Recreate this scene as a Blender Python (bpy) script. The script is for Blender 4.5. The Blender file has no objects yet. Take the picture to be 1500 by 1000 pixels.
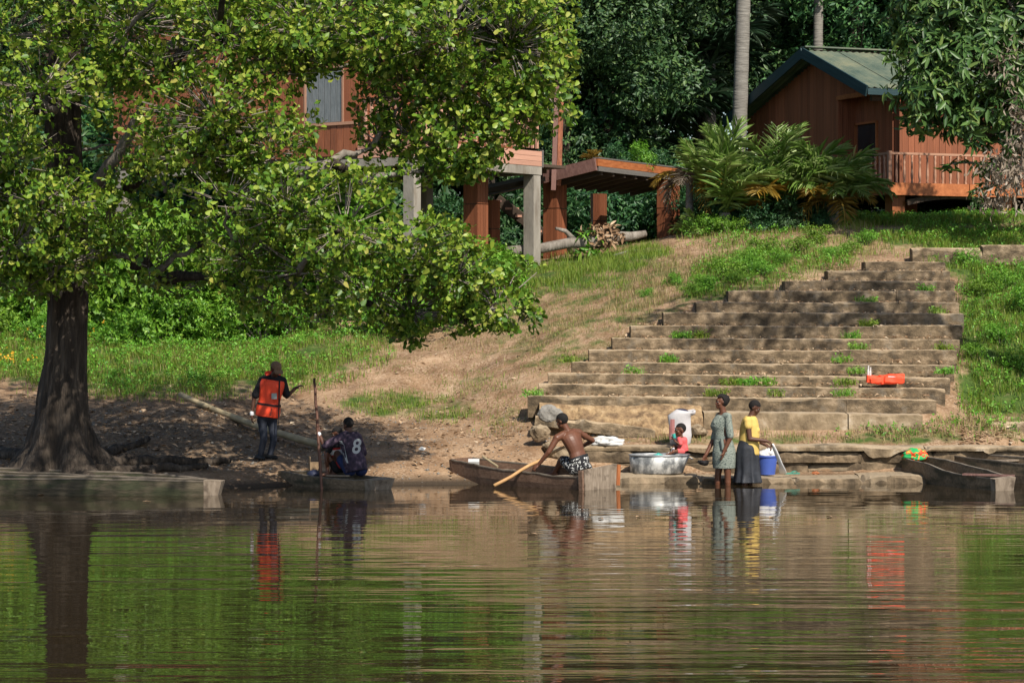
import bpy, bmesh, math, random
import numpy as np
from mathutils import Vector, Matrix, Euler
from mathutils.bvhtree import BVHTree

random.seed(7)
RNG = np.random.default_rng(11)
SC = bpy.context.scene
COL = SC.collection
R = math.radians

# ------------------------------------------------------------------ camera, sky, sun, exposure
K, CH, YH = 3800.0, 2.4, 480.0          # focal length in photo pixels, eye height above the river, horizon row
cam_d = bpy.data.cameras.new('camera')
cam = bpy.data.objects.new('camera', cam_d); COL.objects.link(cam)
cam.location = (0, 0, CH); cam.rotation_euler = (R(90), 0, 0)
cam_d.sensor_width = 36.0; cam_d.lens = K / 1500.0 * 36.0
cam_d.shift_y = -(500.0 - YH) / 1500.0
cam_d.clip_end = 600
SC.camera = cam

SUN_EL, SUN_AZ = R(46), R(27)            # azimuth measured from the camera's back towards the right
sun_dir = Vector((math.cos(SUN_EL) * math.sin(SUN_AZ), -math.cos(SUN_EL) * math.cos(SUN_AZ), math.sin(SUN_EL)))
world = bpy.data.worlds.new('World'); SC.world = world; world.use_nodes = True
wn = world.node_tree
sky = wn.nodes.new('ShaderNodeTexSky'); sky.sky_type = 'NISHITA'; sky.sun_disc = False
sky.sun_elevation = SUN_EL; sky.sun_rotation = math.pi - SUN_AZ
bg = wn.nodes['Background']; bg.inputs['Strength'].default_value = 0.105
wn.links.new(sky.outputs['Color'], bg.inputs['Color'])
sd = bpy.data.lights.new('sun', 'SUN'); sd.energy = 4.6; sd.angle = R(0.53); sd.color = (1.0, 0.93, 0.82)
so = bpy.data.objects.new('sun', sd); COL.objects.link(so)
so.rotation_euler = sun_dir.to_track_quat('Z', 'Y').to_euler(); so.location = (20, -20, 40)
SC.view_settings.view_transform = 'Standard'; SC.view_settings.look = 'None'
SC.view_settings.exposure = 0.6; SC.view_settings.gamma = 1.0; SC.view_settings.use_curve_mapping = False
SC.cycles.max_bounces = 6; SC.cycles.diffuse_bounces = 2; SC.cycles.glossy_bounces = 3
SC.cycles.transmission_bounces = 3; SC.cycles.transparent_max_bounces = 4

# ------------------------------------------------------------------ mapping and small maths
def P(px, py, Y):                        # a point at depth Y
    return Vector(((px - 750.0) / K * Y, Y, CH - (py - YH) / K * Y))
def pxm(Y): return K / Y                 # photo pixels per metre at depth Y
def nrm(a):
    return a / (np.linalg.norm(a, axis=-1, keepdims=True) + 1e-9)
def V(*a): return Vector(a)

_perm = np.random.default_rng(3).random((64, 64, 64))
def noise3(p, s=1.0):                    # smooth value noise in 0..1
    q = np.asarray(p, float) * s
    i = np.floor(q).astype(int); f = q - i; f = f * f * (3 - 2 * f)
    o = 0
    for dx in (0, 1):
        for dy in (0, 1):
            for dz in (0, 1):
                w = (f[..., 0] if dx else 1 - f[..., 0]) * (f[..., 1] if dy else 1 - f[..., 1]) * (f[..., 2] if dz else 1 - f[..., 2])
                o = o + w * _perm[(i[..., 0] + dx) % 64, (i[..., 1] + dy) % 64, (i[..., 2] + dz) % 64]
    return o

# ------------------------------------------------------------------ materials
MATS = {}
def mat(name, stops, scale=6.0, detail=6.0, rough=0.8, bump=0.0, bump_scale=30.0, stretch=(1, 1, 1), coords='Object',
        spec=0.3, metal=0.0, island=0.0, objrand=0.0, translucent=0.0, dist=0.02, top=None, extra=None, hue=0.0, space='ramp'):
    m = bpy.data.materials.new(name); m.use_nodes = True
    nt = m.node_tree; N, L = nt.nodes, nt.links
    b = N['Principled BSDF']
    b.inputs['Roughness'].default_value = rough; b.inputs['Metallic'].default_value = metal
    b.inputs['Specular IOR Level'].default_value = spec
    tc = N.new('ShaderNodeTexCoord')
    if coords == 'World':
        g = N.new('ShaderNodeNewGeometry'); src = g.outputs['Position']
    else:
        src = tc.outputs[coords]
    if objrand or coords == 'Object':
        oi = N.new('ShaderNodeObjectInfo')
        ad = N.new('ShaderNodeVectorMath'); ad.operation = 'ADD'
        mu = N.new('ShaderNodeMath'); mu.operation = 'MULTIPLY'; mu.inputs[1].default_value = 37.0
        L.new(oi.outputs['Random'], mu.inputs[0]); L.new(src, ad.inputs[0]); L.new(mu.outputs[0], ad.inputs[1]); src = ad.outputs[0]
    mp = N.new('ShaderNodeMapping'); mp.inputs['Scale'].default_value = stretch; L.new(src, mp.inputs['Vector'])
    nz = N.new('ShaderNodeTexNoise'); nz.inputs['Scale'].default_value = scale; nz.inputs['Detail'].default_value = detail
    nz.inputs['Roughness'].default_value = 0.62
    L.new(mp.outputs[0], nz.inputs['Vector'])
    fac = nz.outputs['Fac']
    rp = N.new('ShaderNodeValToRGB')
    els = rp.color_ramp.elements
    while len(els) < len(stops): els.new(0.5)
    for e, (p, c) in zip(els, stops): e.position = p; e.color = (*c, 1)
    if island:
        g2 = N.new('ShaderNodeNewGeometry')
        mx = N.new('ShaderNodeMix'); mx.data_type = 'FLOAT'; mx.inputs[0].default_value = island
        L.new(fac, mx.inputs[2]); L.new(g2.outputs['Random Per Island'], mx.inputs[3]); fac = mx.outputs[0]
    L.new(fac, rp.inputs['Fac'])
    col = rp.outputs['Color']
    if objrand or hue:
        oi2 = N.new('ShaderNodeObjectInfo')
        hs = N.new('ShaderNodeHueSaturation')
        mr = N.new('ShaderNodeMapRange'); mr.inputs[3].default_value = 1 - objrand; mr.inputs[4].default_value = 1 + objrand
        L.new(oi2.outputs['Random'], mr.inputs[0]); L.new(mr.outputs[0], hs.inputs['Value'])
        if hue:
            mr2 = N.new('ShaderNodeMapRange'); mr2.inputs[3].default_value = 0.5 - hue; mr2.inputs[4].default_value = 0.5 + hue
            L.new(oi2.outputs['Random'], mr2.inputs[0]); L.new(mr2.outputs[0], hs.inputs['Hue'])
        L.new(col, hs.inputs['Color']); col = hs.outputs['Color']
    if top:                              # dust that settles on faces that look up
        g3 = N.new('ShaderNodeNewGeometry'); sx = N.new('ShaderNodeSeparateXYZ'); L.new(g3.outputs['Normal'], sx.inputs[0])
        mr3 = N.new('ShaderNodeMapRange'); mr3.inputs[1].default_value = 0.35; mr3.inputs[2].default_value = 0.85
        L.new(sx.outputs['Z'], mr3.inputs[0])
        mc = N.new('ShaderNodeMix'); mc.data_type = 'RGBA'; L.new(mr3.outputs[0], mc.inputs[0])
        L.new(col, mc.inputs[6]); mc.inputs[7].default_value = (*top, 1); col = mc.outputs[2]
    if extra: col = extra(nt, col, src)
    L.new(col, b.inputs['Base Color'])
    if bump:
        bn = N.new('ShaderNodeTexNoise'); bn.inputs['Scale'].default_value = bump_scale; bn.inputs['Detail'].default_value = 5
        L.new(mp.outputs[0], bn.inputs['Vector'])
        bp = N.new('ShaderNodeBump'); bp.inputs['Strength'].default_value = bump; bp.inputs['Distance'].default_value = dist
        L.new(bn.outputs['Fac'], bp.inputs['Height']); L.new(bp.outputs[0], b.inputs['Normal'])
    if translucent:
        tr = N.new('ShaderNodeBsdfTranslucent'); L.new(col, tr.inputs['Color'])
        ms = N.new('ShaderNodeMixShader'); ms.inputs[0].default_value = translucent
        L.new(b.outputs[0], ms.inputs[1]); L.new(tr.outputs[0], ms.inputs[2])
        L.new(ms.outputs[0], N['Material Output'].inputs['Surface'])
    MATS[name] = m
    return m

def streaks(color, sx, amount, lo=0.5, hi=0.7, stretch=(1, 1, 1), scale=3.0):
    """stains with a shape of their own, mixed over the base colour"""
    def f(nt, col, src):
        N, L = nt.nodes, nt.links
        mp = N.new('ShaderNodeMapping'); mp.inputs['Scale'].default_value = stretch; mp.inputs['Location'].default_value = (sx, 3.1, 1.7)
        L.new(src, mp.inputs['Vector'])
        nz = N.new('ShaderNodeTexNoise'); nz.inputs['Scale'].default_value = scale; nz.inputs['Detail'].default_value = 5
        L.new(mp.outputs[0], nz.inputs['Vector'])
        mr = N.new('ShaderNodeMapRange'); mr.inputs[1].default_value = lo; mr.inputs[2].default_value = hi; mr.inputs[4].default_value = amount
        L.new(nz.outputs['Fac'], mr.inputs[0])
        mc = N.new('ShaderNodeMix'); mc.data_type = 'RGBA'; L.new(mr.outputs[0], mc.inputs[0])
        L.new(col, mc.inputs[6]); mc.inputs[7].default_value = (*color, 1)
        return mc.outputs[2]
    return f

M = MATS
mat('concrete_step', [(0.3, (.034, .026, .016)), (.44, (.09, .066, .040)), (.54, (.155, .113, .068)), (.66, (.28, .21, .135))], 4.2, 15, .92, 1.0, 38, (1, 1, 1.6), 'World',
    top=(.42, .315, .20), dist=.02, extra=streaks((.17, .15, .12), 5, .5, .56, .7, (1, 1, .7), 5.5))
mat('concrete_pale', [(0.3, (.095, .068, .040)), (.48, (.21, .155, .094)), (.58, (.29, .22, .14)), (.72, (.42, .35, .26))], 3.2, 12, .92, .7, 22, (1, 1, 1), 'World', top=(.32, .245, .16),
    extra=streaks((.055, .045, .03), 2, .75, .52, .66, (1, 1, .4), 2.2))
mat('concrete_post', [(0.3, (.17, .15, .125)), (.6, (.27, .245, .205)), (.8, (.34, .31, .27))], 3, 8, .9, .35, 30, (1, 1, .4), 'World', extra=streaks((.12, .09, .06), 1, .6, .55, .7, (2, 2, .4), 3))
mat('earth_yellow', [(0.32, (.10, .062, .034)), (.46, (.20, .13, .07)), (.56, (.31, .21, .11)), (.72, (.42, .31, .19))], 5, 12, .95, 1.0, 16, dist=.05, coords='World')
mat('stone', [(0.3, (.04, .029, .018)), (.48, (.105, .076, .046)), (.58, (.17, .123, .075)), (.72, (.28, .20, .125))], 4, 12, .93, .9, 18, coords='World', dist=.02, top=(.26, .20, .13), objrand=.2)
mat('rock_grey', [(0.3, (.13, .12, .105)), (.6, (.24, .225, .20)), (.8, (.36, .34, .31))], 5, 8, .9, .8, 20, objrand=.2)
mat('bark', [(0.3, (.013, .010, .007)), (.5, (.040, .030, .022)), (.62, (.075, .058, .043)), (.78, (.15, .12, .092))], 3.4, 14, .95, 1.0, 9, (3, 3, .45), 'World', dist=.05)
mat('bark_pale', [(0.3, (.10, .085, .07)), (.55, (.20, .175, .145)), (.75, (.30, .27, .235))], 4, 9, .95, .7, 12, (3, 3, .6), 'World', dist=.03)
mat('palm_trunk', [(0.3, (.12, .11, .095)), (.6, (.21, .195, .17)), (.8, (.28, .265, .235))], 5, 7, .9, .7, 8, (.5, .5, 3), 'World', dist=.03)
mat('twig', [(0.3, (.13, .105, .085)), (.7, (.30, .26, .22))], 6, 4, .9)
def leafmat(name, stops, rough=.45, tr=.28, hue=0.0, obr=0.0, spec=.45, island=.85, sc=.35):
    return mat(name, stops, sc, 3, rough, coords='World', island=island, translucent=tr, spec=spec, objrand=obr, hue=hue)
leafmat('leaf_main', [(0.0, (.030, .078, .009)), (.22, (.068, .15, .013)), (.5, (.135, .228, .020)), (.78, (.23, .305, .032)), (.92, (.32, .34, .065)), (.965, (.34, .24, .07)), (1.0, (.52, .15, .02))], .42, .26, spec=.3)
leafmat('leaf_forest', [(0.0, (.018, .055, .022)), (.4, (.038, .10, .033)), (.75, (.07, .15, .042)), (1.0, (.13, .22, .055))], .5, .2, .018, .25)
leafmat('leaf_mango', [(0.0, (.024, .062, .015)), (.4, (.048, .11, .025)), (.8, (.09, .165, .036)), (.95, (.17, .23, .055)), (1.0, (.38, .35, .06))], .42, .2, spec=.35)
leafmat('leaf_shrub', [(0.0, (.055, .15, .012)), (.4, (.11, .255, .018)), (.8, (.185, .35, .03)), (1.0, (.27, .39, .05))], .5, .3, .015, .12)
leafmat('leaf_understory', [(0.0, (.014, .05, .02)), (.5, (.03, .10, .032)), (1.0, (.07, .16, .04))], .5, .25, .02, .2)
leafmat('palm_green', [(0.0, (.11, .22, .035)), (.45, (.22, .36, .07)), (.85, (.35, .46, .15)), (1.0, (.50, .55, .28))], .3, .35, spec=.7)
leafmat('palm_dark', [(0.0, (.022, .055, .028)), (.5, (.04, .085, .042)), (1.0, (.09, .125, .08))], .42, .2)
leafmat('palm_yellow', [(0.0, (.22, .14, .02)), (.5, (.38, .24, .035)), (1.0, (.36, .28, .07))], .5, .25)
leafmat('palm_dry', [(0.0, (.11, .085, .06)), (.5, (.22, .175, .13)), (1.0, (.36, .31, .25))], .8, .15, spec=.1)
leafmat('dead_leaf', [(0.0, (.13, .075, .04)), (.4, (.27, .165, .09)), (.8, (.42, .30, .19)), (1.0, (.58, .48, .35))], .75, .1, spec=.2)
leafmat('grass_green', [(0.0, (.06, .115, .012)), (.35, (.11, .19, .02)), (.6, (.175, .25, .028)), (.9, (.26, .31, .05)), (1.0, (.34, .30, .10))], .55, .3, spec=.25, sc=.6, island=.6)
leafmat('grass_dry', [(0.0, (.15, .11, .045)), (.5, (.27, .20, .09)), (1.0, (.38, .30, .16))], .7, .2, spec=.15)
leafmat('petal', [(0.0, (.62, .30, .01)), (1.0, (.75, .42, .02))], .6, .2)
def wood(name, a, b, c, rough=.7, st=(3, 3, .35), coords='Object', obr=.18, bump=.4, extra=None):
    return mat(name, [(0.25, a), (.5, b), (.78, c)], 4.5, 8, rough, bump, 12, st, coords, objrand=obr, extra=extra, dist=.008)
wood('wood_red', (.11, .034, .016), (.225, .075, .034), (.33, .125, .06), .65, (4, 4, .5), extra=streaks((.05, .028, .02), 3, .6, .55, .75, (3, 3, .6), 2))
wood('wood_orange', (.20, .062, .02), (.32, .105, .036), (.42, .16, .06), .55, (4, 4, .6))
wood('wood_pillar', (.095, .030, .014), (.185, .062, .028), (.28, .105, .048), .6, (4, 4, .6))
wood('wood_pink', (.30, .15, .10), (.44, .235, .165), (.54, .33, .24), .75, (1, 5, 5))
wood('wood_purple', (.10, .05, .042), (.17, .09, .075), (.26, .15, .12), .7, (5, 5, .4))
wood('wood_grey', (.06, .055, .05), (.12, .11, .10), (.20, .185, .165), .85, (.6, 5, 5))
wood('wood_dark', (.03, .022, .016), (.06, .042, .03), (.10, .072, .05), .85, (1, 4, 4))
wood('boat_wood', (.085, .058, .035), (.17, .12, .073), (.28, .205, .132), .8, (1, 6, 6), 'World', 0, .5, extra=streaks((.03, .032, .018), 4, .8, .46, .64, (1, 1, 3), 2.0))
wood('dugout_wood', (.028, .024, .014), (.066, .054, .034), (.125, .10, .066), .85, (1, 6, 6), 'World', 0, .8, extra=streaks((.03, .036, .016), 4, .8, .46, .62, (1, 1, 3), 2.6))
wood('boat_red', (.075, .042, .026), (.145, .085, .055), (.22, .14, .098), .8, (1.5, 6, 6), 'World', 0, .5, extra=streaks((.20, .16, .12), 7, .35, .58, .74, (1, 1, 3), 3.0))
wood('boat_inside', (.07, .055, .042), (.14, .115, .088), (.22, .185, .145), .85, (1, 5, 5), 'World', 0, .5)
wood('boat_end', (.12, .09, .065), (.215, .168, .122), (.31, .25, .19), .85, (4, 4, 1), 'World', 0, .4, extra=streaks((.07, .05, .035), 2, .8, .52, .66, (1, 1, 1), 7.0))
wood('bamboo', (.20, .155, .09), (.31, .25, .15), (.40, .33, .21), .6, (1, 1, 1), 'World', 0, .2)
wood('paddle_wood', (.30, .16, .065), (.42, .24, .10), (.50, .31, .15), .6, (1, 1, 1), 'World', 0, .2)
wood('pole_wood', (.055, .024, .015), (.10, .043, .026), (.15, .07, .042), .6, (1, 1, .2), 'World', 0, .3)
mat('roof_sheet', [(0.3, (.045, .075, .06)), (.5, (.10, .125, .09)), (.7, (.17, .175, .11)), (.85, (.20, .15, .08))], 1.4, 8, .6, .2, 10, (1, 1, 1), 'World', spec=.4)
mat('barge_board', [(0.3, (.012, .032, .038)), (.7, (.025, .055, .062))], 5, 6, .6)
mat('dark_glass', [(0.3, (.012, .014, .015)), (.7, (.035, .038, .04))], 3, 3, .12, spec=.6)
mat('shutter', [(0.3, (.10, .115, .12)), (.7, (.19, .205, .21))], 6, 6, .7)
mat('dark_void', [(0.3, (.012, .009, .007)), (.7, (.03, .022, .016))], 5, 4, .95)
mat('trim', [(0.3, (.28, .14, .085)), (.7, (.42, .24, .16))], 8, 6, .7)
mat('wall_grey', [(0.3, (.16, .16, .155)), (.7, (.26, .26, .25))], 4, 5, .9)
# cloth, skin and small goods
def plain(name, c, rough=.8, var=.25, scale=9, bump=.0, metal=0, spec=.3, sheen=0, bs=40):
    a = tuple(x * (1 - var) for x in c); d = tuple(min(1, x * (1 + var)) for x in c)
    return mat(name, [(0.3, a), (.55, c), (.8, d)], scale, 6, rough, bump, bs, metal=metal, spec=spec, dist=.01)
plain('skin_a', (.115, .048, .027), .5, .15, 12); plain('skin_b', (.085, .036, .021), .5, .15, 12); plain('skin_c', (.115, .046, .025), .42, .15, 12)
plain('skin_palm', (.25, .12, .08), .6, .1)
plain('hair', (.010, .008, .007), .85, .4, 60, .9, bs=90); plain('eye_white', (.28, .25, .22), .4, .05); plain('eye_dark', (.01, .008, .006), .3, .1)
plain('vest_orange', (.84, .072, .026), .55, .12, 8, .25, bs=18); plain('strap_black', (.012, .012, .014), .6, .2); plain('patch_grey', (.25, .28, .27), .3, .1)
plain('tee_black', (.010, .010, .013), .85, .3); plain('leggings_navy', (.018, .022, .034), .7, .3, 7); plain('cap_tan', (.17, .105, .065), .85, .2)
plain('shoe_black', (.012, .012, .012), .6, .3); plain('shoe_green', (.03, .32, .10), .5, .2); plain('cuff_white', (.6, .62, .65), .7, .1)
mat('jersey_purple', [(0.36, (.014, .009, .018)), (.52, (.032, .02, .036)), (.62, (.07, .044, .064)), (.7, (.15, .10, .13))], 13, 5, .75, .3, 14)
plain('jersey_white', (.36, .37, .36), .75, .1); plain('shorts_blue', (.014, .022, .075), .75, .25)
plain('shirt_red', (.42, .03, .025), .8, .2); plain('shirt_white', (.6, .6, .6), .8, .1); plain('shirt_black', (.013, .012, .013), .85, .2)
plain('dress_base', (.15, .175, .155), .85, .2)
mat('dress_grey', [(0.36, (.035, .05, .05)), (.46, (.14, .165, .14)), (.56, (.25, .27, .23)), (.66, (.10, .13, .115))], 55, 4, .85, .3, 30)
plain('shirt_yellow', (.56, .385, .105), .8, .12, 6, .2, bs=12); plain('skirt_black', (.026, .028, .034), .55, .5, 6, .5, bs=16)
plain('romper_pink', (.60, .10, .10), .8, .25, 30); plain('sock_white', (.7, .7, .72), .8, .1); plain('cup_teal', (.05, .35, .30), .4, .2)
mat('swim_print', [(0.5, (.014, .014, .016)), (.57, (.022, .022, .024)), (.6, (.55, .55, .52)), (.9, (.6, .6, .58))], 34, 1.0, .8)
plain('basin_metal', (.30, .31, .32), .42, .35, 6, .3, .55, .5, bs=10)
MATS['basin_metal'].node_tree.nodes['Principled BSDF'].inputs['Metallic'].default_value = .45
mat('basin_side', [(0.3, (.06, .065, .07)), (.46, (.20, .205, .205)), (.56, (.50, .50, .48)), (.75, (.66, .66, .64))], 5, 9, .5, .3, 14, (1, 1, .8), metal=.25)
plain('sack_white', (.47, .45, .45), .7, .12, 6, .6, bs=14); plain('sack_print', (.52, .22, .20), .7, .2)
plain('bucket_blue', (.055, .10, .36), .4, .08, 5); plain('laundry_white', (.50, .49, .47), .85, .12, 8, .8, bs=16)
plain('cloth_bright', (.78, .77, .75), .85, .04, 8); plain('pot_black', (.014, .012, .012), .5, .3); plain('sandal_green', (.06, .22, .16), .6, .2)
mat('wax_print', [(0.40, (.02, .30, .08)), (.47, (.02, .34, .10)), (.49, (.62, .05, .02)), (.56, (.70, .06, .02)), (.585, (.65, .45, .04)), (.62, (.02, .28, .08))], 9, 1.5, .8)
plain('cardboard', (.25, .17, .10), .9, .15); plain('bag_navy', (.018, .022, .05), .6, .3); plain('litter_pink', (.6, .38, .45), .7, .1)
plain('litter_white', (.5, .5, .48), .7, .1); plain('rope_red', (.5, .05, .04), .7, .1)

# ------------------------------------------------------------------ mesh helpers
def mesh_np(name, verts, faces, m=None, smooth=False):
    """verts (n,3), faces (f,k) numpy -> mesh, fast"""
    verts = np.ascontiguousarray(verts, dtype=np.float32); faces = np.ascontiguousarray(faces, dtype=np.int32)
    me = bpy.data.meshes.new(name)
    f, k = faces.shape
    me.vertices.add(len(verts)); me.vertices.foreach_set('co', verts.ravel())
    me.loops.add(f * k); me.loops.foreach_set('vertex_index', faces.ravel())
    me.polygons.add(f); me.polygons.foreach_set('loop_start', np.arange(0, f * k, k, dtype=np.int32))
    me.polygons.foreach_set('loop_total', np.full(f, k, dtype=np.int32))
    if smooth: me.polygons.foreach_set('use_smooth', np.ones(f, dtype=bool))
    me.update(calc_edges=True)
    if m is not None: me.materials.append(M[m] if isinstance(m, str) else m)
    return me

class MB:
    """collects polygons in world space"""
    def __init__(s): s.v, s.f = [], []
    def add(s, vs, fs):
        n = len(s.v); s.v += [tuple(v) for v in vs]; s.f += [tuple(n + i for i in f) for f in fs]; return s
    def box(s, c, size, rot=None):
        c = Vector(c); x, y, z = (d / 2 for d in size)
        vs = [Vector((a * x, b * y, d * z)) for a in (-1, 1) for b in (-1, 1) for d in (-1, 1)]
        if rot is not None: vs = [rot @ v for v in vs]
        return s.add([c + v for v in vs], [(0, 1, 3, 2), (4, 6, 7, 5), (0, 4, 5, 1), (2, 3, 7, 6), (0, 2, 6, 4), (1, 5, 7, 3)])
    def bar(s, a, b, w, h, up=(0, 0, 1)):   # a rectangular bar from a to b
        a, b = Vector(a), Vector(b); d = (b - a); L = d.length; d.normalize()
        u = Vector(up); n = d.cross(u)
        if n.length < 1e-4: n = d.cross(Vector((1, 0, 0)))
        n.normalize(); u = n.cross(d)
        rot = Matrix((d, n, u)).transposed()
        return s.box((a + b) / 2, (L, w, h), rot)
    def tube(s, pts, rad, seg=8, cap=True, jag=0.0, rnd=None):
        pts = [Vector(p) for p in pts]; rings = []
        prev = None
        for i, p in enumerate(pts):
            t = (pts[min(i + 1, len(pts) - 1)] - pts[max(i - 1, 0)]).normalized()
            if prev is None:
                a = t.orthogonal().normalized()
            else:
                a = (prev - t * prev.dot(t)).normalized()
            prev = a; b = t.cross(a); r = rad[i] if hasattr(rad, '__len__') else rad
            rings.append([p + (a * math.cos(q) + b * math.sin(q)) * r * (1 + (random.uniform(-jag, jag) if jag else 0)) for q in [2 * math.pi * j / seg for j in range(seg)]])
        vs = [v for r_ in rings for v in r_]; fs = []
        for i in range(len(rings) - 1):
            for j in range(seg):
                k = (j + 1) % seg
                fs.append((i * seg + j, i * seg + k, (i + 1) * seg + k, (i + 1) * seg + j))
        if cap: fs += [tuple(reversed(range(seg))), tuple(range((len(rings) - 1) * seg, len(rings) * seg))]
        return s.add(vs, fs)
    def loft(s, rings, cap=True):           # rings: equal-length closed point lists
        seg = len(rings[0]); vs = [v for r_ in rings for v in r_]; fs = []
        for i in range(len(rings) - 1):
            for j in range(seg):
                k = (j + 1) % seg; fs.append((i * seg + j, i * seg + k, (i + 1) * seg + k, (i + 1) * seg + j))
        if cap: fs += [tuple(reversed(range(seg))), tuple(range((len(rings) - 1) * seg, len(rings) * seg))]
        return s.add(vs, fs)
    def mesh(s, name, m, org=(0, 0, 0), smooth=False):
        me = bpy.data.meshes.new(name); o = Vector(org)
        me.from_pydata([tuple(Vector(v) - o) for v in s.v], [], s.f); me.update()
        bm = bmesh.new(); bm.from_mesh(me); bmesh.ops.recalc_face_normals(bm, faces=bm.faces); bm.to_mesh(me); bm.free()
        if smooth: me.polygons.foreach_set('use_smooth', np.ones(len(me.polygons), dtype=bool))
        me.materials.append(M[m] if isinstance(m, str) else m)
        return me

def link(name, data, parent=None):
    o = bpy.data.objects.new(name, data); COL.objects.link(o)
    if parent is not None: o.parent = parent
    return o
def tag(o, label=None, cat=None, group=None, kind=None):
    if label: o['label'] = label
    if cat: o['category'] = cat
    if group: o['group'] = group
    if kind: o['kind'] = kind
    return o

class Thing:
    """an Empty at the thing's base; part() takes world-space builders"""
    def __init__(s, name, loc, label, cat, group=None):
        s.loc = Vector(loc); s.o = bpy.data.objects.new(name, None); s.o.empty_display_size = .2
        COL.objects.link(s.o); s.o.location = s.loc; tag(s.o, label, cat, group)
    def part(s, name, mb, m, parent=None, smooth=False, label=None, kind=None):
        o = link(name, mb.mesh(name, m, s.loc, smooth), parent or s.o); return tag(o, label=label, kind=kind)
    def npart(s, name, verts, faces, m, parent=None, smooth=False, kind=None):
        o = link(name, mesh_np(name, np.asarray(verts) - np.array(s.loc), faces, m, smooth), parent or s.o); return tag(o, kind=kind)
    def mpart(s, name, me, parent=None, label=None):     # a finished mesh already in world space
        me.transform(Matrix.Translation(-s.loc)); o = link(name, me, parent or s.o); return tag(o, label=label)
    def board(s, name, c, size, rot, m, parent=None):    # a shared unit box, scaled
        o = link(name, unit_box(m), parent or s.o)
        o.location = Vector(c) - s.loc; o.scale = size
        if rot is not None: o.rotation_euler = rot.to_euler() if isinstance(rot, Matrix) else rot
        return o
    def bar(s, name, a, b, w, h, m, parent=None, up=(0, 0, 1)):
        a, b = Vector(a), Vector(b); d = b - a; L = d.length; d.normalize(); u = Vector(up); n = d.cross(u)
        if n.length < 1e-4: n = d.cross(Vector((1, 0, 0)))
        n.normalize(); u = n.cross(d)
        return s.board(name, (a + b) / 2, (L, w, h), Matrix((d, n, u)).transposed(), m, parent)
_ub = {}
def unit_box(m):
    if m not in _ub: _ub[m] = MB().box((0, 0, 0), (1, 1, 1)).mesh('box_' + m, m)
    return _ub[m]

def single(name, mb, m, label, cat, group=None, smooth=False, loc=None):
    """a thing that is one mesh"""
    if loc is None:
        a = np.array(mb.v); loc = (a[:, 0].mean(), a[:, 1].mean(), a[:, 2].min())
    o = link(name, mb.mesh(name, m, loc, smooth)); o.location = loc
    return tag(o, label, cat, group)

def stamp(base_v, base_f, pos, X, Yv, Z, sx, sy=None, sz=None):
    """copies base shape to every frame; returns verts, faces"""
    base_v = np.asarray(base_v, float); n = len(pos); k = len(base_v)
    sx = np.broadcast_to(np.asarray(sx, float), (n,)); sy = sx if sy is None else np.broadcast_to(np.asarray(sy, float), (n,)); sz = sx if sz is None else np.broadcast_to(np.asarray(sz, float), (n,))
    v = (pos[:, None, :] + base_v[None, :, 0:1] * (X * sx[:, None])[:, None, :] + base_v[None, :, 1:2] * (Yv * sy[:, None])[:, None, :] + base_v[None, :, 2:3] * (Z * sz[:, None])[:, None, :])
    f = np.asarray(base_f)[None] + (np.arange(n) * k)[:, None, None]
    return v.reshape(-1, 3), f.reshape(-1, len(base_f[0]))

LEAF_OB = ([(0, 0, 0), (.42, .27, .05), (.80, .33, .03), (1, 0, -.06), (.80, -.33, .03), (.42, -.27, .05)], [(0, 3, 2, 1), (0, 5, 4, 3)])
LEAF_KITE = ([(0, 0, 0), (.45, .5, .08), (1, 0, -.10), (.45, -.5, .08)], [(0, 2, 1), (0, 3, 2)])
LEAF_LONG = ([(0, 0, 0), (.35, .5, .03), (.7, .40, -.06), (1, 0, -.22), (.7, -.40, -.06), (.35, -.5, .03)], [(0, 3, 2, 1), (0, 5, 4, 3)])

def sphere_dirs(n, rng): return nrm(rng.normal(size=(n, 3)))
def tips_in(c, r, n, rng, inner=.55, up=.35):
    """twig tips spread through the outer part of an uneven ellipsoid"""
    d = sphere_dirs(n, rng); rr = (inner ** 3 + (1 - inner ** 3) * rng.random(n)) ** (1 / 3)
    lump = .72 + .56 * noise3(d * 1.7 + np.array(c)[None] * .7 + 20)
    p = np.array(c)[None] + d * (rr * lump)[:, None] * np.array(r)[None]
    o = nrm(d / np.array(r)[None] ** 1.0 * min(r) + np.array([0, 0, up])[None] + rng.normal(size=(n, 3)) * .28)
    return p, o
def rosettes(p, o, k, L, wid, rng, tilt=(45, 85), shape=LEAF_OB, droop=.15, spread=.0):
    n = len(p)
    a = nrm(np.cross(o, rng.normal(size=(n, 3)))); b = np.cross(o, a)
    az = (np.arange(k) * 2.39996)[None] + rng.random((n, 1)) * 6.28 + rng.normal(size=(n, k)) * .25
    ti = np.radians(rng.uniform(tilt[0], tilt[1], (n, k)))
    rad = a[:, None] * np.cos(az)[..., None] + b[:, None] * np.sin(az)[..., None]
    X = o[:, None] * np.cos(ti)[..., None] + rad * np.sin(ti)[..., None]
    X[..., 2] -= droop; X = nrm(X).reshape(-1, 3)
    O = np.repeat(o, k, 0); Z = nrm(O - X * (O * X).sum(1, keepdims=True) + rng.normal(size=X.shape) * .18); Y_ = nrm(np.cross(Z, X)); Z = np.cross(X, Y_)
    pos = np.repeat(p, k, 0) + O * (rng.random(n * k) * .08 - .04)[:, None]
    if spread: pos = pos + rng.normal(size=pos.shape) * spread
    ln = L * rng.uniform(.45, 1.2, n * k)
    return stamp(shape[0], shape[1], pos, X, Y_, Z, ln, ln * wid, ln)

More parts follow.
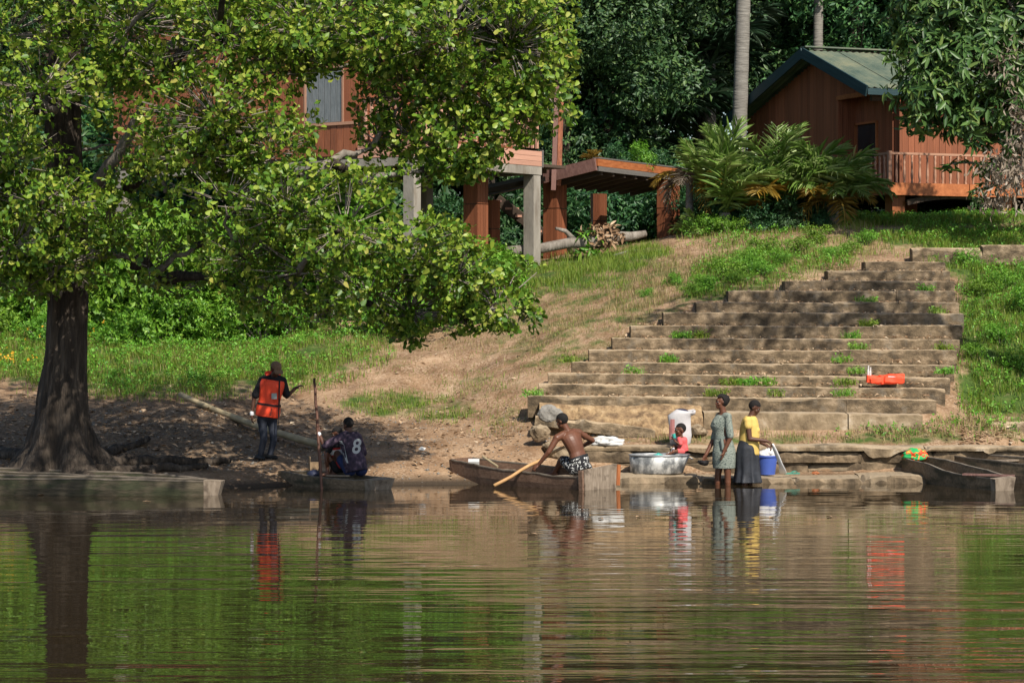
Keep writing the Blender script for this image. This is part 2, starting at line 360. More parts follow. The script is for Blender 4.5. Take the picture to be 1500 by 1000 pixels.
# ------------------------------------------------------------------ terrain
STEPS = [  # front depth, top row in the photo, left end, right end (photo pixels)
    (42.75, 581, 773, 1372), (43.20, 564.5, 789, 1385), (43.65, 548, 803, 1392), (44.10, 531, 838, 1398), (44.55, 514, 863, 1402), (45.00, 496, 897, 1406), (45.45, 478, 924, 1410),
    (45.90, 459.5, 972, 1412), (46.35, 444, 1020, 1405), (46.80, 427, 1067, 1400), (47.25, 412, 1150, 1398), (47.70, 397.5, 1213, 1392), (48.15, 385, 1268, 1385)]
ctrl = []
def cp(px, py, Y): p = P(px, py, Y); ctrl.append((p.x, p.y, p.z))
def cz(px, Y, z): ctrl.append(((px - 750) / K * Y, Y, z))
for px in (-700, -350, -100, 120, 330): cz(px, 38.6, -.06); cz(px, 39.4, .20)
for px in (450, 600, 760): cz(px, 39.7, -.05); cz(px, 40.3, .12)
for px in (900, 1100, 1300, 1500, 1800, 2200): cz(px, 39.9, -.42); cz(px, 40.9, -.05)
for px in (-700, -200, 200, 600, 1000, 1500, 2200): cz(px, 36.5, -1.1); cz(px, 33, -1.8)
for px in (-700, -300, 0, 150, 300): cp(px, 668, 41); cp(px, 622, 43); cp(px, 578, 45.5); cp(px, 527, 49); cp(px, 485, 53)
for px, a, b, c, d, e in ((420, 670, 628, 570, 515, 470), (540, 671, 632, 566, 503, 455), (660, 672, 632, 572, 497, 428), (760, 668, 627, 548, 484, 402)):
    cp(px, a, 41); cp(px, b, 43); cp(px, c, 45.5); cp(px, d, 49); cp(px, e, 53)
for a in ((790, 640, 42.2), (840, 500, 46.3), (880, 440, 49), (930, 410, 50.5), (960, 362, 53), (880, 384, 53.5), (787, 393, 53.8), (980, 448, 47.4), (1040, 402, 49), (1110, 372, 50.5), (1180, 335, 53), (980, 352, 56.5), (1060, 340, 54.5),
          (815, 378, 55.5), (877, 375, 58), (1220, 329, 57), (1350, 325, 57), (1500, 326, 57), (1300, 345, 52), (1240, 372, 50.5),
          (1420, 612, 43.2), (1440, 525, 45), (1460, 430, 48), (1440, 372, 50), (1550, 605, 43.1), (1590, 500, 45.5), (1560, 400, 49), (1500, 345, 52.5), (1800, 560, 44), (1900, 420, 49), (1900, 330, 56)): cp(*a)
for Yf, py, l, r in STEPS[::2]:
    for px in (l + 60, (l + r) / 2, r - 60): cp(px, py + 9, Yf + .3)
for px in (860, 1050, 1250, 1420): cz(px, 41.3, .35); cz(px, 42.1, .86)
for px, z in ((-900, 3.2), (-300, 3.2), (0, 3.2), (300, 3.3), (550, 3.6), (700, 4.0)): cz(px, 59, z)
for px in (-1500, -600, 100, 700, 1200, 1700, 2400): cz(px, 68, 5.2); cz(px, 90, 6.4); cz(px, 130, 8.5)
cz(1800, 60, 5.0); cz(2400, 48, 3.5); cz(2400, 42.5, .7); cz(-1500, 50, 2.1); cz(-1500, 42, .6)
C = np.array(ctrl)
def _phi(r2): return np.where(r2 > 1e-9, r2 * np.log(np.maximum(r2, 1e-9)), 0) * .5
def _tps_fit(C):
    n = len(C); d = ((C[:, None, :2] - C[None, :, :2]) ** 2).sum(-1)
    A = np.zeros((n + 3, n + 3)); A[:n, :n] = _phi(d) + np.eye(n) * .35; A[:n, n] = 1; A[:n, n + 1:] = C[:, :2]; A[n, :n] = 1; A[n + 1:, :n] = C[:, :2].T
    return np.linalg.solve(A, np.concatenate([C[:, 2], np.zeros(3)]))
W = _tps_fit(C)
def tps(xy):
    out = np.empty(len(xy)); n = len(C)
    for i in range(0, len(xy), 20000):
        q = xy[i:i + 20000]; d = ((q[:, None] - C[None, :, :2]) ** 2).sum(-1)
        out[i:i + 20000] = _phi(d) @ W[:n] + W[n] + q @ W[n + 1:]
    return out
SX0 = {i: ((l - 750) / K * y, (r - 750) / K * y, y, CH - (py - YH) / K * y) for i, (y, py, l, r) in enumerate(STEPS)}
def ground(x, y, rough=True):
    x = np.atleast_1d(np.asarray(x, float)); y = np.atleast_1d(np.asarray(y, float))
    z = tps(np.stack([x, y], -1))
    p = np.stack([x, y, x * 0], -1)
    if rough:
        amp = np.clip((y - 39.0) / 2.0, .15, 1.0)
        z = z + amp * ((noise3(p, .55) - .5) * .26 + (noise3(p + 9, 1.7) - .5) * .13 + (noise3(p + 5, 5.0) - .5) * .06)
    for i, (xl, xr, yf, zt) in SX0.items():           # earth stays below the treads
        nxt = SX0[i + 1][2] if i + 1 in SX0 else yf + .5
        m = (y > yf - .05) & (y <= nxt + .02) & (x > xl + .05) & (x < xr + .05)
        z = np.where(m, np.minimum(z, zt - .14), z)
    m = (y > 40.75) & (y < 42.85) & (x > .55) & (x < 8.6)
    z = np.where(m, np.minimum(z, np.where(y < 41.5, .36, .50 + (y - 41.5) * .34)), z)
    return z
def gz(x, y): return float(ground(x, y)[0])
def proj(x, y, z): return 750 + x / y * K, YH + (CH - z) / y * K

xs = np.concatenate([np.linspace(-70, -16, 28), np.arange(-14, 14.01, .13), np.linspace(16, 70, 28)])
ys = np.concatenate([np.linspace(30, 38, 10), np.arange(38.3, 58, .13), np.linspace(58.6, 150, 60)])
GX, GY = np.meshgrid(xs, ys)
gzv = ground(GX.ravel(), GY.ravel())
gv = np.stack([GX.ravel(), GY.ravel(), gzv], -1)
nx, ny = len(xs), len(ys)
ii = (np.arange(ny - 1)[:, None] * nx + np.arange(nx - 1)[None]).ravel()
gf = np.stack([ii, ii + 1, ii + nx + 1, ii + nx], -1)

# where grass grows: (px, py, rx, ry, strength, blade length, dryness)
GRASS = [(230, 520, 330, 62, 1.0, .15, .14), (-150, 520, 200, 70, 1.0, .15, .14), (440, 545, 60, 25, .55, .10, .2), (400, 480, 90, 40, .9, .14, .12),
         (570, 592, 85, 20, .75, .10, .12), (650, 600, 55, 22, .6, .10, .2), (700, 560, 70, 30, .35, .08, .4), (640, 475, 55, 18, .6, .10, .1), (540, 480, 50, 10, .5, .1, .1), (730, 455, 60, 22, .55, .10, .3),
         (790, 405, 90, 22, .95, .12, .05), (880, 388, 80, 16, 1.0, .12, .05), (730, 425, 80, 18, .9, .12, .05), (950, 372, 40, 12, .8, .12, .05),
         (900, 450, 110, 50, .32, .09, .8), (860, 500, 60, 30, .3, .08, .7), (990, 400, 60, 30, .35, .10, .6), (945, 455, 25, 40, .5, .12, .35),
         (1080, 405, 110, 28, .6, .14, .2), (1180, 385, 80, 22, .55, .13, .2), (1040, 430, 50, 14, .8, .14, .12), (1120, 350, 120, 25, .45, .13, .4), (1250, 350, 120, 30, .42, .12, .3), (1350, 320, 220, 12, 1.0, .13, .03), (1400, 348, 150, 16, .95, .13, .04),
         (1470, 470, 75, 110, 1.0, .15, .06), (1480, 560, 90, 60, 1.0, .15, .08), (1430, 560, 45, 40, .7, .2, .1), (1560, 500, 160, 160, 1.0, .15, .06), (1420, 385, 60, 25, .9, .2, .04), (1430, 625, 80, 14, .5, .16, .7), (1470, 640, 60, 10, .4, .14, .8), (830, 565, 40, 14, .25, .09, .4), (850, 470, 190, 95, .55, .07, .86), (640, 530, 200, 70, .22, .06, .75), (950, 420, 110, 60, .6, .09, .82), (830, 415, 120, 20, .8, .10, .12), (720, 600, 60, 40, .3, .07, .45), (930, 480, 60, 50, .45, .09, .6), (1150, 643, 330, 9, .55, .10, .75), (1330, 640, 120, 12, .7, .14, .8), (900, 410, 60, 25, .5, .09, .5), (760, 520, 70, 30, .3, .07, .6), (1120, 380, 60, 25, .5, .16, .4)]
def grass_at(px, py):
    w = np.zeros_like(px); h = np.zeros_like(px); dr = np.zeros_like(px)
    for cx, cy, rx, ry, s, hh, d in GRASS:
        q = ((px - cx) / rx) ** 2 + ((py - cy) / ry) ** 2
        a = s * np.clip(1.35 - q, 0, 1)
        up = a > w; w = np.where(up, a, w); h = np.where(up, hh, h); dr = np.where(up, d, dr)
    return w, h, dr
gpx, gpy = proj(gv[:, 0], np.maximum(gv[:, 1], 1), gv[:, 2])
gw, gh, gd = grass_at(gpx, gpy)
gw = np.where(gv[:, 1] > 56, 1, gw)                      # forest floor beyond
gme = mesh_np('ground', gv, gf, None, True)
at = gme.attributes.new('grow', 'FLOAT', 'POINT'); at.data.foreach_set('value', np.ascontiguousarray(gw, dtype=np.float32))
litter = np.clip(1.3 - ((gpx - 170) / 420) ** 2 - ((gpy - 640) / 62) ** 2, 0, 1)
at2 = gme.attributes.new('litter', 'FLOAT', 'POINT'); at2.data.foreach_set('value', np.ascontiguousarray(litter, dtype=np.float32))
gm = bpy.data.materials.new('soil'); gm.use_nodes = True
def soil_nodes(nt):
    N, L = nt.nodes, nt.links; b = N['Principled BSDF']; b.inputs['Roughness'].default_value = .95; b.inputs['Specular IOR Level'].default_value = .15
    g = N.new('ShaderNodeNewGeometry')
    def nz(s, d=8, r=.6):
        n = N.new('ShaderNodeTexNoise'); n.inputs['Scale'].default_value = s; n.inputs['Detail'].default_value = d; n.inputs['Roughness'].default_value = r
        L.new(g.outputs['Position'], n.inputs['Vector']); return n.outputs['Fac']
    def ramp(f, st):
        r = N.new('ShaderNodeValToRGB'); e = r.color_ramp.elements
        while len(e) < len(st): e.new(.5)
        for x, (p, c) in zip(e, st): x.position = p; x.color = (*c, 1)
        L.new(f, r.inputs[0]); return r.outputs[0]
    def mix(f, a, c):
        m = N.new('ShaderNodeMix'); m.data_type = 'RGBA'; L.new(f, m.inputs[0]); L.new(a, m.inputs[6]); L.new(c, m.inputs[7]); return m.outputs[2]
    def att(nm):
        a = N.new('ShaderNodeAttribute'); a.attribute_name = nm; return a.outputs['Fac']
    soil = ramp(nz(1.3, 10, .7), [(.32, (.095, .052, .026)), (.45, (.20, .12, .066)), (.57, (.32, .208, .124)), (.73, (.45, .325, .215))])
    spk = ramp(nz(26, 3, .5), [(.35, (.10, .055, .03)), (.5, (.30, .20, .12)), (.66, (.46, .35, .25))])
    a1 = N.new('ShaderNodeMapRange'); a1.inputs[1].default_value = .35; a1.inputs[2].default_value = .7; a1.inputs[4].default_value = .75; L.new(nz(3.2), a1.inputs[0])
    soil = mix(a1.outputs[0], soil, spk)
    lit = ramp(nz(14, 6, .7), [(.3, (.045, .032, .022)), (.5, (.11, .078, .052)), (.63, (.20, .15, .10)), (.75, (.34, .26, .19))])
    ml = N.new('ShaderNodeMath'); ml.operation = 'MULTIPLY'; ml.inputs[1].default_value = .85; L.new(att('litter'), ml.inputs[0])
    soil = mix(ml.outputs[0], soil, lit)
    gr = ramp(nz(5, 6), [(.3, (.03, .055, .012)), (.55, (.06, .10, .02)), (.8, (.11, .13, .035))])
    a2 = N.new('ShaderNodeMath'); a2.operation = 'SUBTRACT'; L.new(att('grow'), a2.inputs[0])
    nn = N.new('ShaderNodeMapRange'); nn.inputs[1].default_value = .3; nn.inputs[2].default_value = .7; nn.inputs[4].default_value = .8; L.new(nz(2.4), nn.inputs[0]); L.new(nn.outputs[0], a2.inputs[1])
    a3 = N.new('ShaderNodeMath'); a3.operation = 'MULTIPLY'; a3.use_clamp = True; a3.inputs[1].default_value = 2.2; L.new(a2.outputs[0], a3.inputs[0])
    col = mix(a3.outputs[0], soil, gr)
    sp = N.new('ShaderNodeSeparateXYZ'); L.new(g.outputs['Position'], sp.inputs[0])          # wet mud at the water's edge
    wet = N.new('ShaderNodeMapRange'); wet.inputs[1].default_value = .16; wet.inputs[2].default_value = .03; L.new(sp.outputs['Z'], wet.inputs[0])
    wc = N.new('ShaderNodeRGB'); wc.outputs[0].default_value = (.055, .04, .027, 1)
    col = mix(wet.outputs[0], col, wc.outputs[0])
    L.new(col, b.inputs['Base Color'])
    bp = N.new('ShaderNodeBump'); bp.inputs['Strength'].default_value = .9; bp.inputs['Distance'].default_value = .05; L.new(nz(9, 8, .7), bp.inputs['Height']); L.new(bp.outputs[0], b.inputs['Normal'])
soil_nodes(gm.node_tree); gme.materials.append(gm)
go = link('ground', gme); tag(go, 'sloping river bank of tan soil with grass patches', kind='structure')

# ------------------------------------------------------------------ river
wm = bpy.data.materials.new('river_water'); wm.use_nodes = True
def water_nodes(nt):
    N, L = nt.nodes, nt.links; b = N['Principled BSDF']
    b.inputs['Base Color'].default_value = (.024, .0165, .0085, 1); b.inputs['Roughness'].default_value = .012; b.inputs['IOR'].default_value = 1.36; b.inputs['Specular IOR Level'].default_value = .7
    g = N.new('ShaderNodeNewGeometry')
    def layer(scale, sx, sy, rot, d=2):
        mp = N.new('ShaderNodeMapping'); mp.inputs['Scale'].default_value = (sx, sy, 1); mp.inputs['Rotation'].default_value = (0, 0, rot)
        L.new(g.outputs['Position'], mp.inputs['Vector'])
        n = N.new('ShaderNodeTexNoise'); n.inputs['Scale'].default_value = scale; n.inputs['Detail'].default_value = d; n.inputs['Roughness'].default_value = .45
        L.new(mp.outputs[0], n.inputs['Vector']); return n.outputs['Fac']
    def mul(a, k):
        m = N.new('ShaderNodeMath'); m.operation = 'MULTIPLY'; L.new(a, m.inputs[0])
        if isinstance(k, float): m.inputs[1].default_value = k
        else: L.new(k, m.inputs[1])
        return m.outputs[0]
    def add(a, c):
        m = N.new('ShaderNodeMath'); m.operation = 'ADD'; L.new(a, m.inputs[0]); L.new(c, m.inputs[1]); return m.outputs[0]
    r1 = layer(1.0, .36, 2.1, .04, 2); r2 = layer(1.0, .8, 4.4, -.06, 2); r3 = layer(1.0, 2.2, 9.0, .08, 1)
    patch = N.new('ShaderNodeMapRange'); patch.inputs[1].default_value = .38; patch.inputs[2].default_value = .62; patch.inputs[3].default_value = .35; patch.inputs[4].default_value = 1.0
    L.new(layer(1.0, .10, .22, .2, 3), patch.inputs[0])
    h = add(add(mul(r1, 1.0), mul(r2, .40)), mul(r3, .07)); h = mul(h, patch.outputs[0])
    sp = N.new('ShaderNodeSeparateXYZ'); L.new(g.outputs['Position'], sp.inputs[0])
    calm = N.new('ShaderNodeMapRange'); calm.inputs[1].default_value = 19; calm.inputs[2].default_value = 37; calm.inputs[3].default_value = 1.0; calm.inputs[4].default_value = .22; L.new(sp.outputs['Y'], calm.inputs[0])
    h = mul(h, calm.outputs[0])
    bp = N.new('ShaderNodeBump'); bp.inputs['Strength'].default_value = 1.0; bp.inputs['Distance'].default_value = .022
    L.new(h, bp.inputs['Height']); L.new(bp.outputs[0], b.inputs['Normal'])
water_nodes(wm.node_tree)
wme = MB().add([(-90, -40, 0), (90, -40, 0), (90, 44, 0), (-90, 44, 0)], [(0, 1, 2, 3)]).mesh('river', wm)
tag(link('river', wme), 'dark brown rippled river mirroring the bank', kind='structure')

# ------------------------------------------------------------------ stairs and quay
def slab(x0, x1, yf, depth, zb, zt, seed, wear=1.0, tilt=0.0, st=.07):
    """one weathered block: chipped front edge, uneven faces"""
    seed = abs(int(seed)); n = max(3, int((x1 - x0) / st)); rr = random.Random(seed); rings = []
    for i in range(n + 1):
        x = x0 + (x1 - x0) * i / n
        p = np.array([[x, yf, zt]])
        a = (float(noise3(p + seed, 1.3)[0]) - .5) * .05 * wear; c = ((float(noise3(p + seed * 2, 3.0)[0]) - .45) * .05 + (float(noise3(p + seed * 5, 11.0)[0]) - .5) * .03) * wear
        chip = .014 + max(0, float(noise3(p + seed * 3, 2.6)[0]) - .58) * .26 * wear + max(0, float(noise3(p + seed * 4, 9)[0]) - .55) * .06 * wear
        dz = tilt * (x - x0) + a * .5; f = yf + c * .6
        end = .02 * wear if i in (0, n) else 0
        rings.append([V(x, f + .01, zb), V(x, f, (zb + zt) / 2 + dz), V(x, f + .004, zt - chip * 1.2 + dz - end), V(x, f + chip * .6, zt - chip * .3 + dz - end), V(x, f + chip * 1.4 + .03, zt + dz - end),
                      V(x, f + depth * .6, zt + dz + (rr.random() - .5) * .02), V(x, yf + depth, zt + dz), V(x, yf + depth, zb)])
    return MB().loft(rings)
stairs = Thing('stone_staircase', P(1070, 600, 42.7), 'wide weathered concrete staircase climbing the bank from the river', 'stairs')
rs = random.Random(5)
for i, (yf, py, l, r) in enumerate(STEPS):
    zt = CH - (py - YH) / K * yf; xl, xr = (l - 750) / K * yf, (r - 750) / K * yf
    zb = zt - .34; depth = .62
    cuts = sorted(rs.uniform(xl + 1.0, xr - 1.0) for _ in range((0, 1, 0, 1, 1)[i % 5]))
    if i == 0: cuts = [(1012 - 750) / K * yf, (1240 - 750) / K * yf]
    if i == 1: cuts = [(1258 - 750) / K * yf]
    if i == 2: cuts = [(1185 - 750) / K * yf]
    e = [xl] + cuts + [xr]
    for a, b in zip(e[:-1], e[1:]):
        if b - a < .2: continue
        tl = -.012 if i < 4 else -.004
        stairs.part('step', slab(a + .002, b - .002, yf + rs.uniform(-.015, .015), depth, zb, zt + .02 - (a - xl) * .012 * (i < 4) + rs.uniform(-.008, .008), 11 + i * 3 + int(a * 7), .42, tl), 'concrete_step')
# thick pale block course that carries the right half, broken off on the left
pale = Thing('foundation_course', P(1190, 632, 42.2), 'thick pale concrete course under the lowest full steps, broken at its left end', 'wall')
for l, r in ((1031, 1242), (1243, 1352)):
    pale.part('block', slab((l - 750) / K * 42.2 + .004, (r - 750) / K * 42.2 - .004, 42.2, .62, .50, 1.035 - (.03 if l > 1200 else 0), l, .6, -.010), 'concrete_pale')
# exposed earth where the course has fallen away
ev = []; nxe, nye = 90, 22
for j in range(nye + 1):
    for i2 in range(nxe + 1):
        x = .45 + (1028 - 790) / K * 42.4 * i2 / nxe; t = j / nye; y = 41.9 + 1.0 * t; z = .50 + .62 * min(1, t * 1.5) ** .7
        p = np.array([[x, y, z]]); q = (float(noise3(p, 2.2)[0]) - .5) * .34 + (float(noise3(p + 4, 6)[0]) - .5) * .14 + (float(noise3(p + 8, 14)[0]) - .5) * .05
        ev.append((x, y - q * .7, z + q * .35))
ef = [(j * (nxe + 1) + i2, j * (nxe + 1) + i2 + 1, (j + 1) * (nxe + 1) + i2 + 1, (j + 1) * (nxe + 1) + i2) for j in range(nye) for i2 in range(nxe)]
tag(link('exposed_earth', MB().add(ev, ef).mesh('exposed_earth', 'earth_yellow', smooth=True)), 'crumbling yellow earth behind the fallen slab', kind='structure')
# the fallen slab: long, tilted down to the right
sl = slab(0, 1.95, 0, .30, 0, .20, 77, 1.5)
ang = Matrix.Rotation(R(7.5), 3, 'Y') @ Matrix.Rotation(R(-14), 3, 'X')
o0 = P(783, 622, 41.85); sl.v = [tuple(o0 + ang @ Vector(v)) for v in sl.v]
single('fallen_slab', sl, 'concrete_step', 'long broken concrete slab lying tilted below the yellow earth', 'slab')
def rock(c, r, seed, flat=.7, n=3):
    bm = bmesh.new(); bmesh.ops.create_icosphere(bm, subdivisions=n, radius=1.0)
    vs = np.array([v.co for v in bm.verts]); d = .55 + .6 * noise3(vs * 1.4 + seed) + .3 * noise3(vs * 3.7 + seed); vs = vs * d[:, None] * np.array([r, r * .8, r * flat])[None] + np.array(c)[None]
    fs = [tuple(v.index for v in f.verts) for f in bm.faces]; bm.free()
    return MB().add([tuple(v) for v in vs], fs)
for k, (px, py, Y, r, lab, mm) in enumerate([(806, 606, 42.0, .20, 'pale grey boulder capping the left end of the fallen slab', 'rock_grey'), (792, 634, 41.5, .16, 'brown rock under the left end of the fallen slab', 'stone'),
        (822, 668, 41.2, .22, 'tan rock behind the shirtless rower', 'stone'), (806, 655, 41.4, .11, 'small rock left of the shirtless rower', 'stone'), (1022, 632, 41.95, .15, 'dark rock at the broken end of the pale course', 'stone')]):
    single('rock', rock(P(px, py, Y), r, k * 5.3, .8), mm, lab, 'rock', 'rocks by the stairs')
# quay wall: two courses of rough stones under a cement lip
quay = Thing('quay_wall', P(1100, 690, 41.0), 'low stone quay wall with a cement lip along the water', 'wall')
rq = random.Random(9)
xa, xb = (838 - 750) / K * 41.0, (1600 - 750) / K * 41.0
x = xa
while x < xb - .3:
    w = rq.uniform(1.6, 3.4); quay.part('lip', slab(x + .002, min(x + w, xb) - .002, 40.98 + rq.uniform(-.02, .03), .62, .455, .53 + rq.uniform(-.012, .012), int(x * 90) + 900, 2.6), 'concrete_pale'); x += w
for row, (z0, z1) in enumerate(((.27, .45), (.02, .265))):
    x = xa + rq.uniform(0, .2)
    while x < xb - .2:
        w = rq.uniform(.8, 2.2) if row == 0 else rq.uniform(1.0, 2.6)
        quay.part('stone', slab(x + .003, min(x + w, xb) - .003, 41.03 + rq.uniform(-.012, .025), .35, z0 + .001, z1 - .001, int(x * 70) + row * 400, 2.2, st=.06), 'stone'); x += w
ledge = Thing('water_ledge', P(1090, 700, 40.1), 'narrow broken ledge of flat stones at the waterline', 'ledge')
x = (893 - 750) / K * 40.1
while x < (1283 - 750) / K * 40.1:
    w = rq.uniform(.5, 1.6)
    ledge.part('stone', slab(x + .004, x + w - .004, 40.06 + rq.uniform(-.10, .10), 1.05, -.5, .105 + rq.uniform(-.025, .015), int(x * 50) + 1700, 3.0, st=.06), 'stone'); x += w
# upper terrace edges at the head of the stairs
ut = Thing('terrace_kerb', P(1420, 365, 49.3), 'stone kerb in the grass above the head of the stairs', 'kerb')
ut.part('kerb_stone', slab(P(1337, 361, 49.3).x, P(1440, 361, 49.3).x - .01, 49.3, .4, 3.6, P(0, 363, 49.3).z, 61, 1.3), 'concrete_step')
ut.part('kerb_stone', slab(P(1440, 361, 49.3).x, P(1620, 361, 49.3).x, 49.32, .4, 3.6, P(0, 359, 49.3).z, 64, 1.3), 'concrete_step')
lk = slab(P(1448, 640, 42.3).x, P(1640, 640, 42.3).x, 42.3, .4, .5, .86, 71, 1.2)
single('kerb_block', lk, 'concrete_step', 'low concrete kerb in the dry leaves above the right canoes', 'kerb')

# ------------------------------------------------------------------ left stilt house
def dirM(d):                              # frame whose x axis is d (horizontal)
    d = Vector((d[0], d[1], 0)).normalized(); n = Vector((-d.y, d.x, 0)); return Matrix((d, n, Vector((0, 0, 1)))).transposed()
U, Vv = Vector((.6, .8, 0)), Vector((-.8, .6, 0))
HC = Vector((-1.95, 50.5, 0))
def H(u, v, z): return HC + U * u + Vv * v + Vector((0, 0, z))
ZD = 5.56                                 # underside of the concrete beam
house = Thing('stilt_house', H(2.5, 3, gz(*H(2.5, 3, 0).xy)), 'reddish wooden stilt house on concrete posts, half hidden by the big tree', 'house')
Mu, Mv = dirM(U), dirM(Vv)
def post(name, u, v, w, d, ztop, m, sink=.4, parent=None, th=house):
    c = H(u, v, 0); g = gz(c.x, c.y) - sink
    return th.board(name, (c.x, c.y, (g + ztop) / 2), (w, d, ztop - g), Mu, m, parent)
post('concrete_post', .08, .06, .22, .26, ZD + .02, 'concrete_post'); post('concrete_post', 4.05, .08, .24, .26, ZD - .01, 'concrete_post')
post('concrete_post', .1, 4.2, .24, .24, ZD + .02, 'concrete_post'); post('concrete_post', .1, 8.0, .24, .24, ZD + .02, 'concrete_post'); post('concrete_post', 4.9, 3.6, .24, .24, ZD, 'concrete_post')
house.bar('beam', H(-.05, .06, ZD + .09), H(4.2, .06, ZD + .09), .24, .17, 'concrete_post')
house.bar('beam', H(.08, .2, ZD + .092), H(.08, 8.1, ZD + .092), .22, .165, 'concrete_post')
house.bar('beam', H(4.05, .2, ZD + .088), H(4.05, 7.0, ZD + .088), .22, .165, 'wood_grey')
# deck boards seen from below and the three fascia planks
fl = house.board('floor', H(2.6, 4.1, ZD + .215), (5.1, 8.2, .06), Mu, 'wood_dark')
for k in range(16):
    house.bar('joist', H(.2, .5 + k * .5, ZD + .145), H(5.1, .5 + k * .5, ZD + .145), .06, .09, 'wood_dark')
for k in range(3):
    house.bar('fascia_plank', H(-.02, -.03, ZD + .235 + k * .105), H(4.22, -.03, ZD + .235 + k * .105), .035, .099, 'wood_pink')
    house.bar('fascia_plank', H(-.02, .03, ZD + .235 + k * .105), H(-.02, 1.35, ZD + .235 + k * .105), .035, .099, 'wood_pink')
house.board('fascia_end', H(4.25, -.03, ZD + .345), (.05, .05, .36), Mu, 'wood_grey')
rail = house.bar('handrail', H(-.02, -.01, ZD + 1.32), H(4.2, -.01, ZD + 1.32), .07, .06, 'wood_purple')
house.bar('handrail', H(-.02, .05, ZD + 1.322), H(-.02, 1.35, ZD + 1.322), .07, .06, 'wood_purple')
for k in range(26):
    house.board('baluster', H(.1 + k * .16, -.01, ZD + .92), (.05, .05, .74), Mu, 'wood_pink')
for k in range(7):
    house.board('baluster', H(-.02, .2 + k * .16, ZD + .92), (.05, .05, .74), Mu, 'wood_pink')
# walls: board cladding along the gable side (u=0) and behind the balcony (v=1.35)
ws = house.board('wall', H(.1, 4.8, ZD + 1.75), (.08, 6.8, 3.0), Mu, 'wood_red')
ztop = ZD + 3.25; z0 = ZD + .26
v = 1.42
rb = random.Random(3)
def sub_board(th, name, c, size, rot, m, part):
    """a shared box under a part whose own transform is a scaled box: parent through an unscaled inverse"""
    o = link(name, unit_box(m), part); pw = Matrix.Translation(th.loc) @ part_matrix(part)
    o.matrix_parent_inverse = pw.inverted(); o.location = Vector(c); o.scale = size
    if rot is not None: o.rotation_euler = rot.to_euler()
    return o
def part_matrix(o): return Matrix.LocRotScale(o.location, o.rotation_euler, o.scale)
while v < 8.1:
    w = .17
    win = 1.78 < v + w / 2 < 2.72
    for a, b in (((z0, ZD + .92), (ZD + 2.02, ztop)) if win else ((z0, ztop),)):
        sub_board(house, 'plank', H(.035 - rb.uniform(0, .012), v + w / 2, (a + b) / 2), (.04, w - .012, b - a), Mu, 'wood_red', ws)
    v += w
wf = house.board('window', H(.06, 2.27, ZD + 1.47), (.03, .98, 1.10), Mu, 'dark_glass')
for k in range(6): sub_board(house, 'shutter_slat', H(.035, 1.86 + k * .164, ZD + 1.47), (.03, .15, 1.06), Mu, 'shutter', wf)
for dv, dz, sv, sz in ((-.5, 0, .05, 1.16), (.5, 0, .05, 1.16), (0, -.57, 1.05, .05), (0, .57, 1.05, .05)): sub_board(house, 'frame', H(.02, 2.27 + dv, ZD + 1.47 + dz), (.05, sv, sz), Mu, 'trim', wf)
house.board('batten', H(0, 4.8, ZD + .9), (.04, 6.8, .06), Mu, 'trim')
w2 = house.board('wall', H(2.6, 1.42, ZD + 1.75), (5.0, .08, 3.0), Mu, 'wood_red')
u = .12
while u < 5.0:
    sub_board(house, 'plank', H(u + .085, 1.36 - rb.uniform(0, .012), (z0 + ztop) / 2), (.158, .04, ztop - z0), Mu, 'wood_red', w2); u += .17
house.board('door', H(2.6, 1.325, ZD + 1.3), (.9, .05, 2.0), Mu, 'wood_dark')
rf = MB(); a = [H(-.5, -.1, ztop + .02), H(4.6, -.1, ztop + .02), H(4.6, 4.2, ztop + 1.5), H(-.5, 4.2, ztop + 1.5), H(4.6, 8.8, ztop - .05), H(-.5, 8.8, ztop - .05)]
rf.add([*a, *[q + Vector((0, 0, .06)) for q in a]], [(0, 1, 2, 3), (3, 2, 4, 5), (6, 9, 8, 7), (9, 11, 10, 8), (0, 6, 7, 1), (5, 4, 10, 11), (0, 3, 9, 6), (3, 5, 11, 9), (1, 7, 8, 2), (2, 8, 10, 4)])
house.part('roof', rf, 'roof_sheet')
# boarded pillars under the deck
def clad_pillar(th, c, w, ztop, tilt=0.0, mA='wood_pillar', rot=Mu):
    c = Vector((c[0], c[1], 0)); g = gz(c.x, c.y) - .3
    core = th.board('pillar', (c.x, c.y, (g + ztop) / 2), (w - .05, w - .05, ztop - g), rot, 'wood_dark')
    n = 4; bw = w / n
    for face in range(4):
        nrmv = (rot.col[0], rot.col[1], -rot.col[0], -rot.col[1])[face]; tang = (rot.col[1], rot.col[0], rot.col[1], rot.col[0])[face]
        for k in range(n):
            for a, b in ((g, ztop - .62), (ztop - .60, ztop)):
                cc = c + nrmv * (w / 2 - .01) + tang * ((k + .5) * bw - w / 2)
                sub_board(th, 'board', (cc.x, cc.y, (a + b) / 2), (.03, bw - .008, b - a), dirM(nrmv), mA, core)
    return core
clad_pillar(house, P(697, 300, 53.2).xy, .36, ZD - .02)
clad_pillar(house, P(718, 300, 55.2).xy, .30, ZD - .45)
